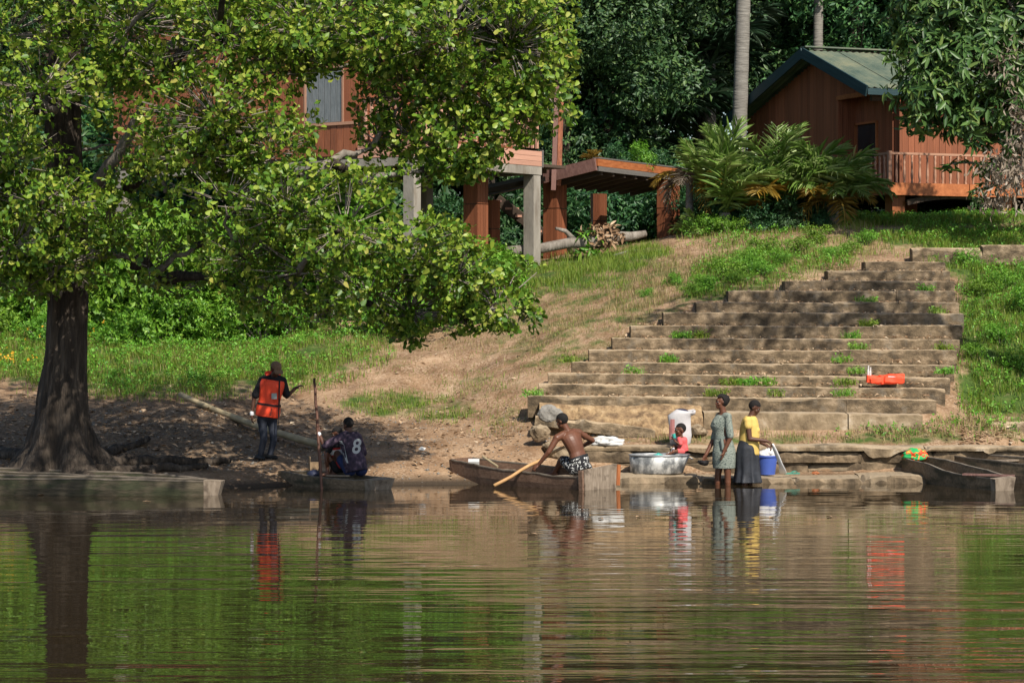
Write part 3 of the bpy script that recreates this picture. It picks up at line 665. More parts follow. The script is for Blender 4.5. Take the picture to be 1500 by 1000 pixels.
# ------------------------------------------------------------------ side platform with its stair
plat = Thing('wooden_platform', P(890, 375, 56), 'weathered wooden platform on boarded pillars beside the stilt house, weeds on top', 'platform')
A_, B_, C_ = P(800, 262, 55.4), P(873, 243, 54.6), P(1003, 258.5, 57.3)
D_ = A_ + (C_ - B_)
def lerp(a, b, t): return a + (b - a) * t
n = 14
dk = MB().add([A_ + V(0, .02, .06), B_ + V(0, .02, .06), C_ + V(0, .02, .06), D_ + V(0, 0, .06), A_ + V(0, .02, -.05), B_ + V(0, .02, -.05), C_ + V(0, .02, -.05), D_ + V(0, 0, -.05)], [(0, 1, 2, 3), (7, 6, 5, 4), (0, 4, 5, 1), (1, 5, 6, 2), (2, 6, 7, 3), (3, 7, 4, 0)])
plat.part('deck', dk, 'wood_dark')
for k in range(8):
    t = (k + .5) / 8; plat.bar('joist', lerp(A_, D_, t) + V(0, 0, -.12), lerp(B_, C_, t) + V(0, 0, -.12), .07, .12, 'wood_dark')
plat.bar('fascia_plank', A_ + V(-.05, -.04, .03), B_ + V(0, -.04, .03), .05, .26, 'wood_purple')
plat.bar('fascia_plank', B_ + V(.02, -.04, .07), C_ + V(0, -.04, .07), .05, .15, 'wood_orange')
plat.bar('fascia_plank', B_ + V(.04, -.02, -.06), C_ + V(0, -.02, -.06), .05, .10, 'wood_grey')
plat.bar('rim_plank', B_ + V(.0, .06, .17), C_ + V(0, .06, .17), .16, .03, 'wood_grey')
plat.bar('bridge_beam', P(806, 258, 55.6), P(706, 281, 58.6), .10, .24, 'wood_grey')
plat.bar('bridge_beam', P(796, 262, 54.6), P(690, 285, 57.6), .10, .10, 'wood_dark')
clad_pillar(plat, P(813, 300, 55.6).xy, .36, A_.z - .02); clad_pillar(plat, P(979, 300, 56.8).xy, .36, C_.z - .12); clad_pillar(plat, P(877, 300, 58.2).xy, .26, 5.4)
tp = P(812, 265, 55.2); plat.bar('tall_post', tp + V(-.02, 0, -.2), P(816, 118, 55.2), .10, .13, 'wood_purple', up=(0, 1, 0)); plat.bar('tall_post', tp + V(.09, .03, -.1), P(822, 150, 55.3), .05, .10, 'wood_red', up=(0, 1, 0))
plat.bar('brace', P(822, 345, 56), P(853, 381, 55.8), .08, .16, 'wood_dark', up=(0, 1, 0))
plat.board('thin_post', P(867, 340, 57), (.05, .05, 1.7), None, 'wood_grey')
st = Thing('wooden_stair', P(850, 385, 57), 'steep wooden stair in the shade behind the tall concrete post', 'stair')
s0, s1 = P(725, 292, 57.5), P(858, 392, 56.6)
for off in (0, .75): st.bar('stringer', s0 + V(.05, off, 0), s1 + V(.05, off, 0), .06, .22, 'wood_dark')
for k in range(9):
    c = lerp(s0, s1, (k + .6) / 9); st.board('tread', c + V(.03, .37, .06), (.30, .78, .045), None, 'wood_pink' if k in (1, 2, 3, 4) else 'wood_purple')

# ------------------------------------------------------------------ right cabin
RR, GG = Vector((.928, .373, 0)), Vector((.373, -.928, 0))
AX = Vector((7.06, 60.0, 0)); ZA = 2.4 + 400 / K * 60
def Cb(r, g, z): return AX + RR * r + GG * g + Vector((0, 0, z))
Mr = dirM(RR)
cabin = Thing('timber_cabin', Cb(3, 0, gz(*Cb(3, 0, 0).xy)), 'red timber cabin on stilts with green metal roof and porch rail', 'cabin')
ZF = 5.50; WL, WR = 3.89, 2.85; EL, ER = 7.45, 7.64
def roofz(g): return ZA + (EL - ZA) * (-g / WL) if g < 0 else ZA + (ER - ZA) * (g / WR)
# roof sheets: corrugated panels laid down each slope
def sheet(r0, r1, g0, g1, th=0.0):
    nS = 16; rows = []
    for gg in np.linspace(g0, g1, 5):
        row = []
        for i in range(nS + 1):
            r = r0 + (r1 - r0) * i / nS
            row.append(Cb(r, gg, roofz(gg) + .10 + th + .018 * math.cos(i / nS * 2 * math.pi * 5)))
        rows.append(row)
    mb = MB(); vs = [v for r_ in rows for v in r_]; w = nS + 1
    fs = [(j * w + i, j * w + i + 1, (j + 1) * w + i + 1, (j + 1) * w + i) for j in range(4) for i in range(nS)]
    n0 = len(vs); vs += [v + Vector((0, 0, -.012)) for v in vs]; fs += [tuple(n0 + q for q in reversed(f)) for f in fs]
    return mb.add(vs, fs)
rfp = cabin.bar('roof', Cb(-.2, 0, ZA + .03), Cb(7.2, 0, ZA + .03), .10, .14, 'wood_dark')
for k in range(9):
    for g0, g1 in ((0.02, WR + .12), (-.02, -WL - .12)):
        me = sheet(-.36 + k * .84, -.36 + k * .84 + .86, g0, g1, .004 * (k % 2)).mesh('roof_sheet', 'roof_sheet', cabin.loc)
        o = link('roof_sheet', me, rfp); o.matrix_parent_inverse = (Matrix.Translation(cabin.loc) @ part_matrix(rfp)).inverted() @ Matrix.Translation(cabin.loc)
cap = cabin.bar('ridge_cap', Cb(-.38, 0, ZA + .16), Cb(7.3, 0, ZA + .16), .26, .03, 'roof_sheet')
cabin.bar('barge_board', Cb(-.40, -WL - .14, roofz(-WL - .14) + .02), Cb(-.40, .0, ZA + .02), .035, .24, 'barge_board', up=(0, 0, 1))
cabin.bar('barge_board', Cb(-.40, .0, ZA + .021), Cb(-.40, WR + .14, roofz(WR + .14) + .02), .036, .24, 'barge_board')
cabin.bar('eave_board', Cb(-.38, WR + .15, roofz(WR) - .04), Cb(7.2, WR + .15, roofz(WR) - .04), .03, .14, 'barge_board')
cabin.bar('soffit_beam', Cb(-.1, WR - .2, roofz(WR) - .14), Cb(7.0, WR - .2, roofz(WR) - .14), .10, .14, 'wood_dark')
# gable wall of upright boards; the porch bay is set back on the right
PG = .80; ZP = 7.68
gw_ = cabin.board('wall', Cb(.17, -1.5, (ZF + 7.4) / 2), (.06, 4.4, 7.35 - ZF), Mr, 'wood_red')
g = -3.72
while g < WR - .16:
    w = .16; gc = g + w / 2; zt = roofz(gc) - .02; zb = ZF if gc < PG else ZP
    if zt - zb > .05: sub_board(cabin, 'board', Cb(.12 - rb.uniform(0, .012), gc, (zt + zb) / 2), (.03, w - .007, zt - zb), Mr, 'wood_red', gw_)
    g += w
cabin.board('gable_beam', Cb(.10, (PG + WR) / 2, ZP - .04), (.09, WR - PG, .10), Mr, 'wood_orange')
cabin.board('corner_post', Cb(.13, PG, (ZF + ZP) / 2 - .04), (.10, .09, ZP - ZF - .09), Mr, 'wood_red')
rw = cabin.board('porch_wall', Cb(.60, (PG + WR) / 2 - .4, (ZF + ZP) / 2), (.06, WR - PG + .6, ZP - ZF), Mr, 'wood_red')
g = PG - .2
while g < WR - .35:
    gc = g + .08; inw = .90 < gc < 1.80
    for a, b in (((ZF, ZF + .62), (ZF + 1.55, ZP)) if inw else ((ZF, ZP),)): sub_board(cabin, 'board', Cb(.55 - rb.uniform(0, .01), gc, (a + b) / 2), (.03, .152, b - a), Mr, 'wood_red', rw)
    g += .16
win = cabin.board('window', Cb(.565, 1.36, ZF + 1.08), (.02, .96, .92), Mr, 'dark_glass')
for dg, dz, sg, sz in ((-.48, 0, .05, .98), (.48, 0, .05, .98), (0, -.47, 1.0, .05), (0, .47, 1.0, .05)): sub_board(cabin, 'frame', Cb(.515, 1.36 + dg, ZF + 1.08 + dz), (.05, sg, sz), Mr, 'wood_orange', win)
side = cabin.board('side_wall', Cb(.38, PG + .02, (ZF + ZP) / 2), (.38, .06, ZP - ZF), Mr, 'wood_red')
fw = cabin.board('front_wall', Cb(3.85, WR - .45, (ZF + 7.55) / 2), (6.4, .06, 7.5 - ZF), Mr, 'wood_red')
r = .64
while r < 7.0:
    sub_board(cabin, 'board', Cb(r + .08, WR - .40 + rb.uniform(0, .01), (ZF + 7.5) / 2), (.152, .03, 7.5 - ZF), Mr, 'wood_red', fw); r += .16
cabin.board('back_wall', Cb(3.6, -3.6, (ZF + 7.4) / 2), (6.9, .06, 7.3 - ZF), Mr, 'wood_red')
# porch deck, fascia, rail
DG0, DG1 = -3.6, 3.45
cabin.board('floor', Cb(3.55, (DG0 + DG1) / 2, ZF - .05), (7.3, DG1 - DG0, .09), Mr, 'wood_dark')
for a, b in ((-.12, 1.9), (1.92, 4.0), (4.02, 7.2)): cabin.bar('fascia_plank', Cb(a, DG1 + .025, ZF - .06), Cb(b, DG1 + .025, ZF - .06), .04, .27, 'wood_orange')
cabin.bar('fascia_plank', Cb(-.125, DG1 + .04, ZF - .055), Cb(-.125, PG, ZF - .055), .04, .26, 'wood_orange'); cabin.bar('fascia_plank', Cb(-.125, PG - .02, ZF - .05), Cb(-.125, DG0, ZF - .05), .04, .26, 'wood_red')
cabin.bar('handrail', Cb(-.08, DG1 - .03, ZF + .72), Cb(7.1, DG1 - .03, ZF + .72), .07, .05, 'trim'); cabin.bar('handrail', Cb(-.08, DG1 - .07, ZF + .721), Cb(-.08, PG + .1, ZF + .721), .07, .05, 'trim')
cabin.board('newel', Cb(-.08, DG1 - .03, ZF + .40), (.08, .08, .74), Mr, 'trim')
bal = MB(); zz = [0, .06, .10, .16, .22, .34, .44, .50, .54, .60, .66]; rd = [.030, .030, .018, .030, .034, .024, .020, .028, .018, .028, .028]
bal.tube([(0, 0, q) for q in zz], rd, 8); bme = bal.mesh('baluster', 'trim', smooth=True)
for k in range(36):
    o = link('baluster', bme, cabin.o); o.location = Cb(.10 + k * .195, DG1 - .03, ZF + .035) - cabin.loc
for k in range(12):
    o = link('baluster', bme, cabin.o); o.location = Cb(-.08, DG1 - .24 - k * .2, ZF + .035) - cabin.loc
for (r_, g_) in ((.25, DG1 - .35), (3.0, DG1 - .35), (5.8, DG1 - .35), (.25, .2), (.25, -3.2), (3.0, -1), (5.8, -1)):
    c = Cb(r_, g_, 0); gg = gz(c.x, c.y) - .3; cabin.board('stilt', (c.x, c.y, (gg + ZF - .1) / 2), (.32, .32, ZF - .1 - gg), Mr, 'wood_orange')
arch = MB(); n = 12
for k in range(n):
    a0, a1 = k / n, (k + 1) / n; f = lambda t: ZF - .19 - .16 * (abs(2 * t - 1) ** 2)
    arch.bar(Cb(.4 + 2.5 * a0, DG1 - .1, f(a0)), Cb(.4 + 2.5 * a1 + .02, DG1 - .1, f(a1)), .06, .12)
cabin.part('arched_brace', arch, 'wood_dark')

# ------------------------------------------------------------------ vegetation
def bez(a, b, c, n):
    a, b, c = Vector(a), Vector(b), Vector(c)
    return [a * (1 - t) ** 2 + b * 2 * t * (1 - t) + c * t * t for t in [i / (n - 1) for i in range(n)]]
def wob(pts, amp, rnd):
    return [p + Vector((rnd.uniform(-1, 1), rnd.uniform(-1, 1), rnd.uniform(-1, 1))) * (amp if 0 < i < len(pts) - 1 else 0) for i, p in enumerate(pts)]
def join_np(parts):
    vs, fs, n = [], [], 0
    for v, f in parts: vs.append(v); fs.append(f + n); n += len(v)
    return np.concatenate(vs), np.concatenate(fs)
def sticks(a, b, r, rng):
    """thin three-sided twigs from points a to points b"""
    d = b - a; L = np.linalg.norm(d, axis=1); X = nrm(d); Y_ = nrm(np.cross(X, rng.normal(size=X.shape))); Z = np.cross(X, Y_)
    bv = [(0, 0, 1), (0, .87, -.5), (0, -.87, -.5), (1, 0, .45), (1, .4, -.22), (1, -.4, -.22)]; bf = [(0, 1, 4, 3), (1, 2, 5, 4), (2, 0, 3, 5)]
    return stamp(bv, bf, a, X, Y_, Z, L, r, r)

# --- the big riverside tree
TB = Vector(((88 - 750) / K * 39.5, 39.5, .1))
big = Thing('riverside_tree', TB, 'huge spreading tree with dark flared trunk on the left bank, crown over the water', 'tree')
def trunk_mesh():
    prof = [(-.25, 1.05, 0, 0), (.0, .78, 0, 0), (.2, .60, 0, 0), (.5, .47, .01, 0), (.9, .40, .03, 0), (1.4, .355, .06, 0), (2.0, .32, .09, 0), (2.6, .30, .12, 0), (3.2, .30, .13, -.05), (4.0, .29, .12, -.1), (5.0, .28, .10, -.2), (6.0, .25, .12, -.35), (7.2, .20, .20, -.5), (8.6, .13, .35, -.7), (9.8, .05, .5, -.8)]
    seg = 56; rings = []
    for z, r, dx, dy in prof:
        ring = []
        for j in range(seg):
            a = 2 * math.pi * j / seg
            fl = max(0, 1 - (z + .25) / 1.3); lob = (abs(math.sin(a * 2.5 + .6)) ** 1.5) * .75 * fl - .18 * fl
            p = np.array([[math.cos(a) * 2.2, math.sin(a) * 2.2, z * .45]]); nn = (float(noise3(p, 1.6)[0]) - .5) * .34 + (float(noise3(p + 7, 4.5)[0]) - .5) * .16
            rr_ = r * (1 + lob + nn); ring.append(TB + V(dx + math.cos(a) * rr_, dy + math.sin(a) * rr_, z))
        rings.append(ring)
    # refine between rings
    fine = []
    for a, b in zip(rings[:-1], rings[1:]):
        for s in range(3):
            t = s / 3; row = []
            for j, (p, q) in enumerate(zip(a, b)):
                w = p.lerp(q, t); c = TB + V(0, 0, w.z - TB.z); nn = (float(noise3(np.array([[w.x * 5, w.y * 5, w.z * .6]]), 2.5)[0]) - .5) * .075
                row.append(w + (w - c).normalized() * nn)
            fine.append(row)
    fine.append(rings[-1])
    return MB().loft(fine)
big.part('trunk', trunk_mesh(), 'bark', smooth=True)
rt = random.Random(21)
for k, pl in enumerate([[(120, 668, 39.3), (180, 676, 39.4), (250, 684, 39.5), (318, 688, 39.6)], [(105, 676, 39.1), (160, 690, 38.95), (220, 697, 38.9), (268, 697, 39.0)], [(140, 655, 39.9), (215, 656, 40.3), (300, 664, 40.2), (345, 676, 40.0)],
        [(60, 670, 39.2), (10, 688, 39.0), (-60, 692, 39.1)], [(60, 650, 39.9), (0, 640, 40.6), (-80, 636, 41)], [(110, 640, 40.2), (170, 630, 41.2), (230, 622, 41.9)], [(40, 640, 40.1), (-10, 612, 41.6), (-60, 600, 42.4)]]):
    pts = []
    for (a, b) in zip(pl[:-1], pl[1:]):
        for s in range(5):
            t = s / 5; X = (lerp(a[0], b[0], t) - 750) / K * lerp(a[2], b[2], t); Yq = lerp(a[2], b[2], t) + rt.uniform(-.05, .05); pts.append(Vector((X, Yq, gz(X, Yq) + .04 + rt.uniform(-.02, .04))))
    nP = len(pts); big.part('root', MB().tube(pts, [.13 * (1 - .7 * i / nP) for i in range(nP)], 9, jag=.1), 'bark', smooth=True)
# foliage clumps: photo px, py, depth, radius px x, radius px y, depth radius m, density
CL = [(60, 120, 37.0, 105, 55, 1.1, 1), (10, 40, 37.6, 100, 60, 1.2, 1), (-60, 160, 38, 100, 90, 1.2, 1), (190, 25, 37.6, 120, 50, 1.2, 1), (330, 50, 37.2, 120, 55, 1.2, 1), (450, 30, 37.4, 110, 50, 1.2, 1), (560, 55, 37.3, 95, 55, 1.1, 1),
      (655, 45, 36.9, 105, 65, 1.2, 1), (745, 55, 36.8, 95, 75, 1.2, 1), (790, 110, 37.0, 58, 70, .9, 1), (700, 125, 37.0, 95, 50, 1.0, .9), (745, 165, 36.9, 66, 45, .9, 1), (668, 200, 36.9, 70, 42, .9, .9), (610, 195, 37.6, 55, 38, .7, .8), (770, 20, 37.3, 70, 60, 1, 1),
      (590, 130, 37.7, 75, 50, .9, .9), (410, 95, 37.2, 70, 40, .9, 1), (555, 195, 37.6, 35, 30, .6, .4), (165, 110, 38.3, 70, 45, .8, .6), (200, 265, 38.4, 60, 40, .7, .5), (350, 235, 37.4, 110, 40, .9, .9), (250, 95, 37.5, 80, 40, .8, .6), (320, 165, 36.7, 125, 55, 1.1, 1), (395, 205, 36.6, 75, 45, .9, 1), (280, 215, 36.9, 95, 45, .9, .8), (440, 60, 37.0, 60, 40, .8, .8),
      (20, 225, 37.2, 80, 50, 1.0, 1), (60, 290, 37.2, 95, 42, 1.0, .9), (20, 345, 37.4, 90, 45, 1.0, 1), (95, 375, 37.8, 75, 42, .9, .9), (-60, 300, 37.6, 90, 90, 1.0, 1), (30, 415, 38.0, 60, 22, .7, .6), (160, 320, 37.9, 70, 45, .9, .6), (215, 375, 38.3, 70, 40, .9, .5), (255, 415, 38.6, 50, 25, .7, .35),
      (330, 285, 36.4, 90, 50, 1.0, .9), (420, 300, 36.1, 105, 60, 1.1, 1), (505, 320, 36.0, 100, 62, 1.1, 1), (590, 355, 36.0, 95, 55, 1.0, 1), (665, 395, 36.0, 85, 50, .9, 1), (730, 430, 36.2, 58, 48, .7, 1), (757, 465, 36.3, 30, 36, .5, .9), (360, 365, 36.9, 85, 50, 1.0, .9), (450, 385, 36.5, 95, 55, 1.0, 1), (540, 420, 36.4, 85, 50, .9, 1), (600, 445, 36.5, 55, 42, .7, .9), (400, 430, 37.2, 70, 32, .8, .6), (500, 455, 36.9, 70, 28, .7, .6), (600, 478, 36.7, 22, 22, .4, .8), (690, 465, 36.4, 45, 25, .5, .7),
      (685, 238, 36.9, 48, 22, .5, .8), (470, 262, 36.9, 50, 28, .7, .7), (540, 270, 37.0, 42, 30, .6, .5), (640, 240, 36.8, 50, 28, .6, .6),
      # above the frame and behind the trunk: the rest of the crown
      (100, -70, 37.8, 150, 80, 1.5, .8), (330, -80, 37.8, 150, 80, 1.5, .8), (560, -60, 37.3, 140, 70, 1.4, .8), (740, -50, 37.3, 110, 70, 1.2, .8), (-150, 30, 38.4, 130, 120, 1.5, .8), (180, 60, 39.6, 120, 60, 1.1, .5), (20, 180, 40.3, 120, 70, 1.0, .5), (200, 200, 40.4, 90, 60, .9, .35), (-180, 250, 38.8, 120, 120, 1.3, .8), (230, -180, 38.0, 170, 70, 1.5, .6), (480, -150, 37.8, 150, 60, 1.3, .6),
      (330, 60, 39.8, 130, 60, 1.2, .5), (470, 40, 39.6, 110, 60, 1.1, .5), (600, 50, 39.2, 110, 60, 1.1, .5), (330, -20, 41.0, 160, 70, 1.2, .5), (120, -30, 41.2, 140, 70, 1.2, .5), (540, -20, 40.8, 130, 60, 1.1, .45), (330, 330, 38.4, 90, 50, .8, .35),
      (470, -290, 29.6, 190, 60, 1.2, .7), (330, -300, 29.8, 120, 60, 1.1, .7), (365, -245, 32.3, 85, 60, .8, .8)]
rng = np.random.default_rng(5); LP, TW = [], []
cent = []
for (px, py, Y, rx, ry, rd, dn) in CL:
    c = P(px, py, Y); s = Y / K; r = (rx * s, rd, ry * s); cent.append((c, r))
    nt_ = int(dn * 400 * (rx * s * ry * s) ** .5 * 1.25 * (.75 + .25 * rd))
    p, o = tips_in(tuple(c), (r[0] * 1.06, r[1] * 1.1, r[2] * 1.12), nt_, rng, .15, .25)
    o = nrm(o + rng.normal(size=o.shape) * .35)
    g_ = noise3(p, 1.25) * .45 + noise3(p + 11, 3.2) * .55; ok_ = (p[:, 2] > .9) & (g_ > .41 + .10 * rng.random(len(p)))
    p, o = p[ok_], o[ok_]
    LP.append(rosettes(p, o, 8, .108, .92, rng, (25, 98), droop=.12, spread=.035))
    m_ = rng.random(len(p)) < .42; q = p[m_]; inn = np.array(c)[None] + (q - np.array(c)[None]) * rng.uniform(.25, .6, (len(q), 1)) - np.array([0, 0, .08])[None]
    TW.append(sticks(inn, q, .010, rng))
lv, lf = join_np(LP); big.npart('crown', lv, lf, 'leaf_main', kind='stuff')
tv, tf = join_np(TW); big.npart('twigs', tv, tf, 'twig', kind='stuff')
# limbs to the clumps
def trunk_at(z): return TB + V(.1, -.12 if z < 5 else -.35, z)
nodes = [(trunk_at(z), 0.0, -1) for z in np.arange(2.7, 8.4, .3)]     # point, path length, owner branch
order = sorted(range(len(cent)), key=lambda k: (cent[k][0] - trunk_at(min(7, max(3, cent[k][0].z)))).length); BR = {}
for k in order:
    c = cent[k][0] + V(0, 0, -.15); best = min(nodes, key=lambda q: (c - q[0]).length + .38 * q[1] + (.6 if q[0].z > c.z + .6 else 0)); a = best[0]; d = (c - a).length
    pts = wob(bez(a, a.lerp(c, .45) + V(rt.uniform(-.15, .15), rt.uniform(-.2, .2), .16 * d), c, 8), .05, rt); BR[k] = (pts, best[2])
    for t in (2, 3, 4, 5, 6): nodes.append((pts[t], best[1] + d * t / 7, k))
cnt = {k: 1 for k in BR}
for k in reversed(order):
    if BR[k][1] >= 0: cnt[BR[k][1]] += cnt[k]
for k, (pts, own) in BR.items():
    r0 = .016 + .021 * cnt[k] ** .62; r1 = .010
    big.part('branch', MB().tube(pts, [r0 + (r1 - r0) * (i / 7) ** .8 for i in range(8)], 7, jag=.08), 'bark_pale' if k % 2 else 'bark', smooth=True)
for pl, r0 in (([(108, 300, 39.2), (150, 255, 38.6), (190, 200, 38.2), (215, 130, 38.0)], .12), ([(205, 215, 38.1), (228, 250, 37.8), (250, 295, 37.6)], .05), ([(130, 130, 39.2), (250, 70, 38.6), (420, 62, 38.1), (560, 95, 37.8)], .10), ([(80, 165, 38.6), (45, 140, 38.2), (5, 152, 38.0)], .06), ([(430, 100, 38.0), (480, 92, 37.8), (560, 70, 37.7)], .05), ([(470, 105, 37.9), (520, 95, 37.7), (560, 85, 37.6)], .03)):
    pts = []
    for a, b in zip(pl[:-1], pl[1:]):
        for s in range(4): pts.append(P(*a).lerp(P(*b), s / 4) + V(rt.uniform(-.03, .03), 0, rt.uniform(-.03, .03)))
    n = len(pts); big.part('branch', MB().tube(pts, [r0 * (1 - .6 * i / n) for i in range(n)], 9, jag=.08), 'bark_pale', smooth=True)

# --- palms
def frond_np(L, droop, nl, lw, ll, seed, vee=.35):
    rng = np.random.default_rng(seed); t = np.linspace(0, 1, 14)
    x = L * (t - .18 * droop * t ** 2.2); z = L * (.32 * t - droop * .62 * t ** 2.1)
    mb = MB(); mb.tube([(a, 0, b) for a, b in zip(x, z)], [.022 * (1 - .8 * q) for q in t], 5); fr_f = [f for f in mb.f if len(f) == 4]
    tt = np.linspace(.14, .985, nl); tt = np.concatenate([tt, tt + .5 / nl * .8]); side = np.concatenate([np.ones(nl), -np.ones(nl)])
    px_, pz_ = np.interp(tt, t, x), np.interp(tt, t, z); dx, dz = np.gradient(x, t), np.gradient(z, t)
    T = nrm(np.stack([np.interp(tt, t, dx), 0 * tt, np.interp(tt, t, dz)], -1)); S = np.stack([0 * tt, side, 0 * tt], -1); Nn = np.cross(T, np.tile([0, 1, 0], (len(tt), 1))); Nn = Nn * np.sign(Nn[:, 2:3] + 1e-6)
    X = nrm(T * (.45 + .5 * tt[:, None]) + S * .9 + Nn * (vee * rng.uniform(-.5, 1.6, (len(tt), 1))) + rng.normal(size=T.shape) * .16); X[:, 2] -= .10 + .12 * droop; X = nrm(X)
    Y_ = nrm(np.cross(Nn, X)); Z = np.cross(X, Y_)
    ln = ll * np.sin(np.clip(.25 + tt * 2.75, 0, 3.0)) ** .6 * rng.uniform(.85, 1.1, len(tt))
    v, f = stamp(LEAF_LONG[0], LEAF_LONG[1], np.stack([px_, 0 * tt, pz_], -1), X, Y_, Z, ln, lw * np.ones(len(tt)), ln)
    return join_np([(np.array([tuple(q) for q in mb.v]), np.array(fr_f)), (v, f)])
_fr = {}
def frond(kind, L, droop, m):
    key = (kind, m)
    if key not in _fr: v, f = frond_np(L, droop, 28, .0125, L * .34, abs(kind) + 1, .55); _fr[key] = mesh_np('frond', v, f, m)
    return _fr[key]
def palm(name, base, label, n, L, mats, cat='palm', group=None, trunk_h=0, trunk_r=.12, up=(15, 75), seed=1, lean=(0, 0), tm='palm_trunk', sub=.0):
    rr = random.Random(seed); th = Thing(name, base, label, cat, group); base = Vector(base)
    topp = base + V(lean[0], lean[1], trunk_h)
    if trunk_h > 0:
        nP = max(6, int(trunk_h * 3)); pts = [base.lerp(topp, i / (nP - 1)) + V(0, 0, -.2 if i == 0 else 0) for i in range(nP)]
        th.part('trunk', MB().tube(pts, [trunk_r * (1.15 - .3 * i / nP) * (1 + .05 * (i % 2)) for i in range(nP)], 10), tm, smooth=True)
    for k in range(n):
        el_ = rr.uniform(*up); kd = rr.randrange(3); m = mats[rr.randrange(len(mats))]
        if len(mats) > 1 and el_ < up[0] + (.12 if len(mats) < 5 or mats[-2] == 'palm_green' else .3) * (up[1] - up[0]): m = mats[-1]
        elif len(mats) > 1 and (el_ > up[0] + .4 * (up[1] - up[0]) or mats[-2] == 'palm_green'): m = mats[0]
        o = link('frond', frond(kd * 10 + int(sub * 10), 1.0, (.55, .85, 1.15)[kd] + sub, m), th.o)
        o.location = topp - base; o.scale = (L * rr.uniform(.75, 1.1),) * 3
        o.rotation_euler = Euler((rr.uniform(-.25, .25), -R(el_), k * 2.39996 + rr.uniform(-.3, .3)), 'XYZ')
    return th
pbase = lambda px, Y: Vector(((px - 750) / K * Y, Y, gz((px - 750) / K * Y, Y)))
palm('oil_palm_shrub', pbase(1062, 54.4), 'young palm with yellow lower fronds left of the cabin, nearest the platform', 22, 1.9, ['palm_green', 'palm_green', 'palm_green', 'palm_green', 'palm_yellow'], group='young palms before the cabin', up=(6, 85), seed=4, trunk_h=.45, trunk_r=.13, sub=-.2)
palm('oil_palm_shrub', pbase(1140, 54.6), 'tall young palm with upright green fronds before the cabin gable', 24, 2.0, ['palm_green', 'palm_green', 'palm_yellow'], group='young palms before the cabin', up=(6, 86), seed=7, trunk_h=.62, trunk_r=.13, sub=-.2)
palm('oil_palm_shrub', pbase(1220, 54.4), 'young palm with many orange dead fronds beside the cabin stilt', 26, 1.5, ['palm_green', 'palm_green', 'palm_yellow', 'palm_dry', 'palm_yellow'], group='young palms before the cabin', up=(-5, 75), seed=12, trunk_h=.5, trunk_r=.12, sub=.0)
palm('dry_palm_clump', pbase(1010, 55.2), 'drooping dry brown palm leaves hanging over the platform end', 9, 1.1, ['palm_dry', 'palm_dry', 'palm_yellow'], up=(-10, 40), seed=22, trunk_h=1.3, trunk_r=.08, sub=.3)
palm('spiky_plant', pbase(1018, 54.2), 'small spiky grey green rosette plant at the foot of the palms', 14, .7, ['palm_green', 'palm_dry'], cat='plant', up=(25, 80), seed=31)
palm('forest_palm', pbase(1079, 62.2), 'tall grey palm trunk rising left of the cabin roof', 18, 3.6, ['palm_dark'], group='forest palms', trunk_h=11.5, trunk_r=.165, up=(-30, 60), seed=41, lean=(.35, 0))
palm('forest_palm', pbase(1196, 66), 'thin grey palm trunk rising behind the cabin ridge', 16, 3.6, ['palm_dark'], group='forest palms', trunk_h=11.5, trunk_r=.12, up=(-30, 60), seed=43, lean=(.1, 0))
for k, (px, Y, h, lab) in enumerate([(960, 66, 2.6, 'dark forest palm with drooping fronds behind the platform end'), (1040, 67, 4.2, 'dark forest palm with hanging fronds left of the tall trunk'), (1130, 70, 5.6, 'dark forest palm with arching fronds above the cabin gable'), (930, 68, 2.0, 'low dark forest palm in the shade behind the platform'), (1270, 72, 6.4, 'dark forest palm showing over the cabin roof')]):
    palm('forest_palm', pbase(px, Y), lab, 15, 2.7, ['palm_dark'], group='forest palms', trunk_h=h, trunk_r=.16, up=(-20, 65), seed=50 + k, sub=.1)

# --- forest trees: a few kinds, copied
def tree_kind(seed, h, cr, k_leaf, L, m, zlo):
    rg = np.random.default_rng(seed); rr = random.Random(seed); parts = []; cl = []
    for i in range(36):
        a = rr.uniform(0, 6.28); q = rr.uniform(0, 1) ** .6 * cr; z = rr.uniform(zlo, h); sh = 1 - .35 * abs((z - (zlo + h) / 2) / (h - zlo)); c = (math.cos(a) * q * sh, math.sin(a) * q * sh, z); r = rr.uniform(1.0, 1.7)
        cl.append(c); p, o = tips_in(c, (r * 1.15, r * 1.15, r * .7), int(k_leaf * r), rg, .3); parts.append(rosettes(p, o, 6, L, .42, rg, (35, 90), LEAF_KITE, .25, .08))
    v, f = join_np(parts); crown = mesh_np('crown', v, f, m)
    tb = MB(); tb.tube(wob([V(0, 0, -.4), V(0, 0, 1.5), V(.15, .1, h * .35), V(-.1, .1, h * .65), V(0, 0, h * .95)], .12, rr), [.26, .22, .18, .13, .05], 8)
    for c in cl[:9]:
        z0_ = max(1.2, c[2] * .6); tb.tube(bez((0, 0, z0_), (c[0] * .3, c[1] * .3, z0_ + .7), c, 5), [.08, .06, .05, .035, .015], 5)
    return crown, tb.mesh('trunk', 'bark')
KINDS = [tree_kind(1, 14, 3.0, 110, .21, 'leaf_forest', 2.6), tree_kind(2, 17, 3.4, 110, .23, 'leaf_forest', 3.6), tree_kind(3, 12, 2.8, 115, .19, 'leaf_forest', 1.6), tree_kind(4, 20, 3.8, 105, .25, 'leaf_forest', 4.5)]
def plant_tree(x, y, kind, s, rz, label, group):
    th = Thing('forest_tree', (x, y, gz(x, y) - .1), label, 'tree', group); th.o.rotation_euler.z = rz; th.o.scale = (s, s, s)
    link('crown', KINDS[kind][0], th.o); link('trunk', KINDS[kind][1], th.o)
rf_ = random.Random(77)
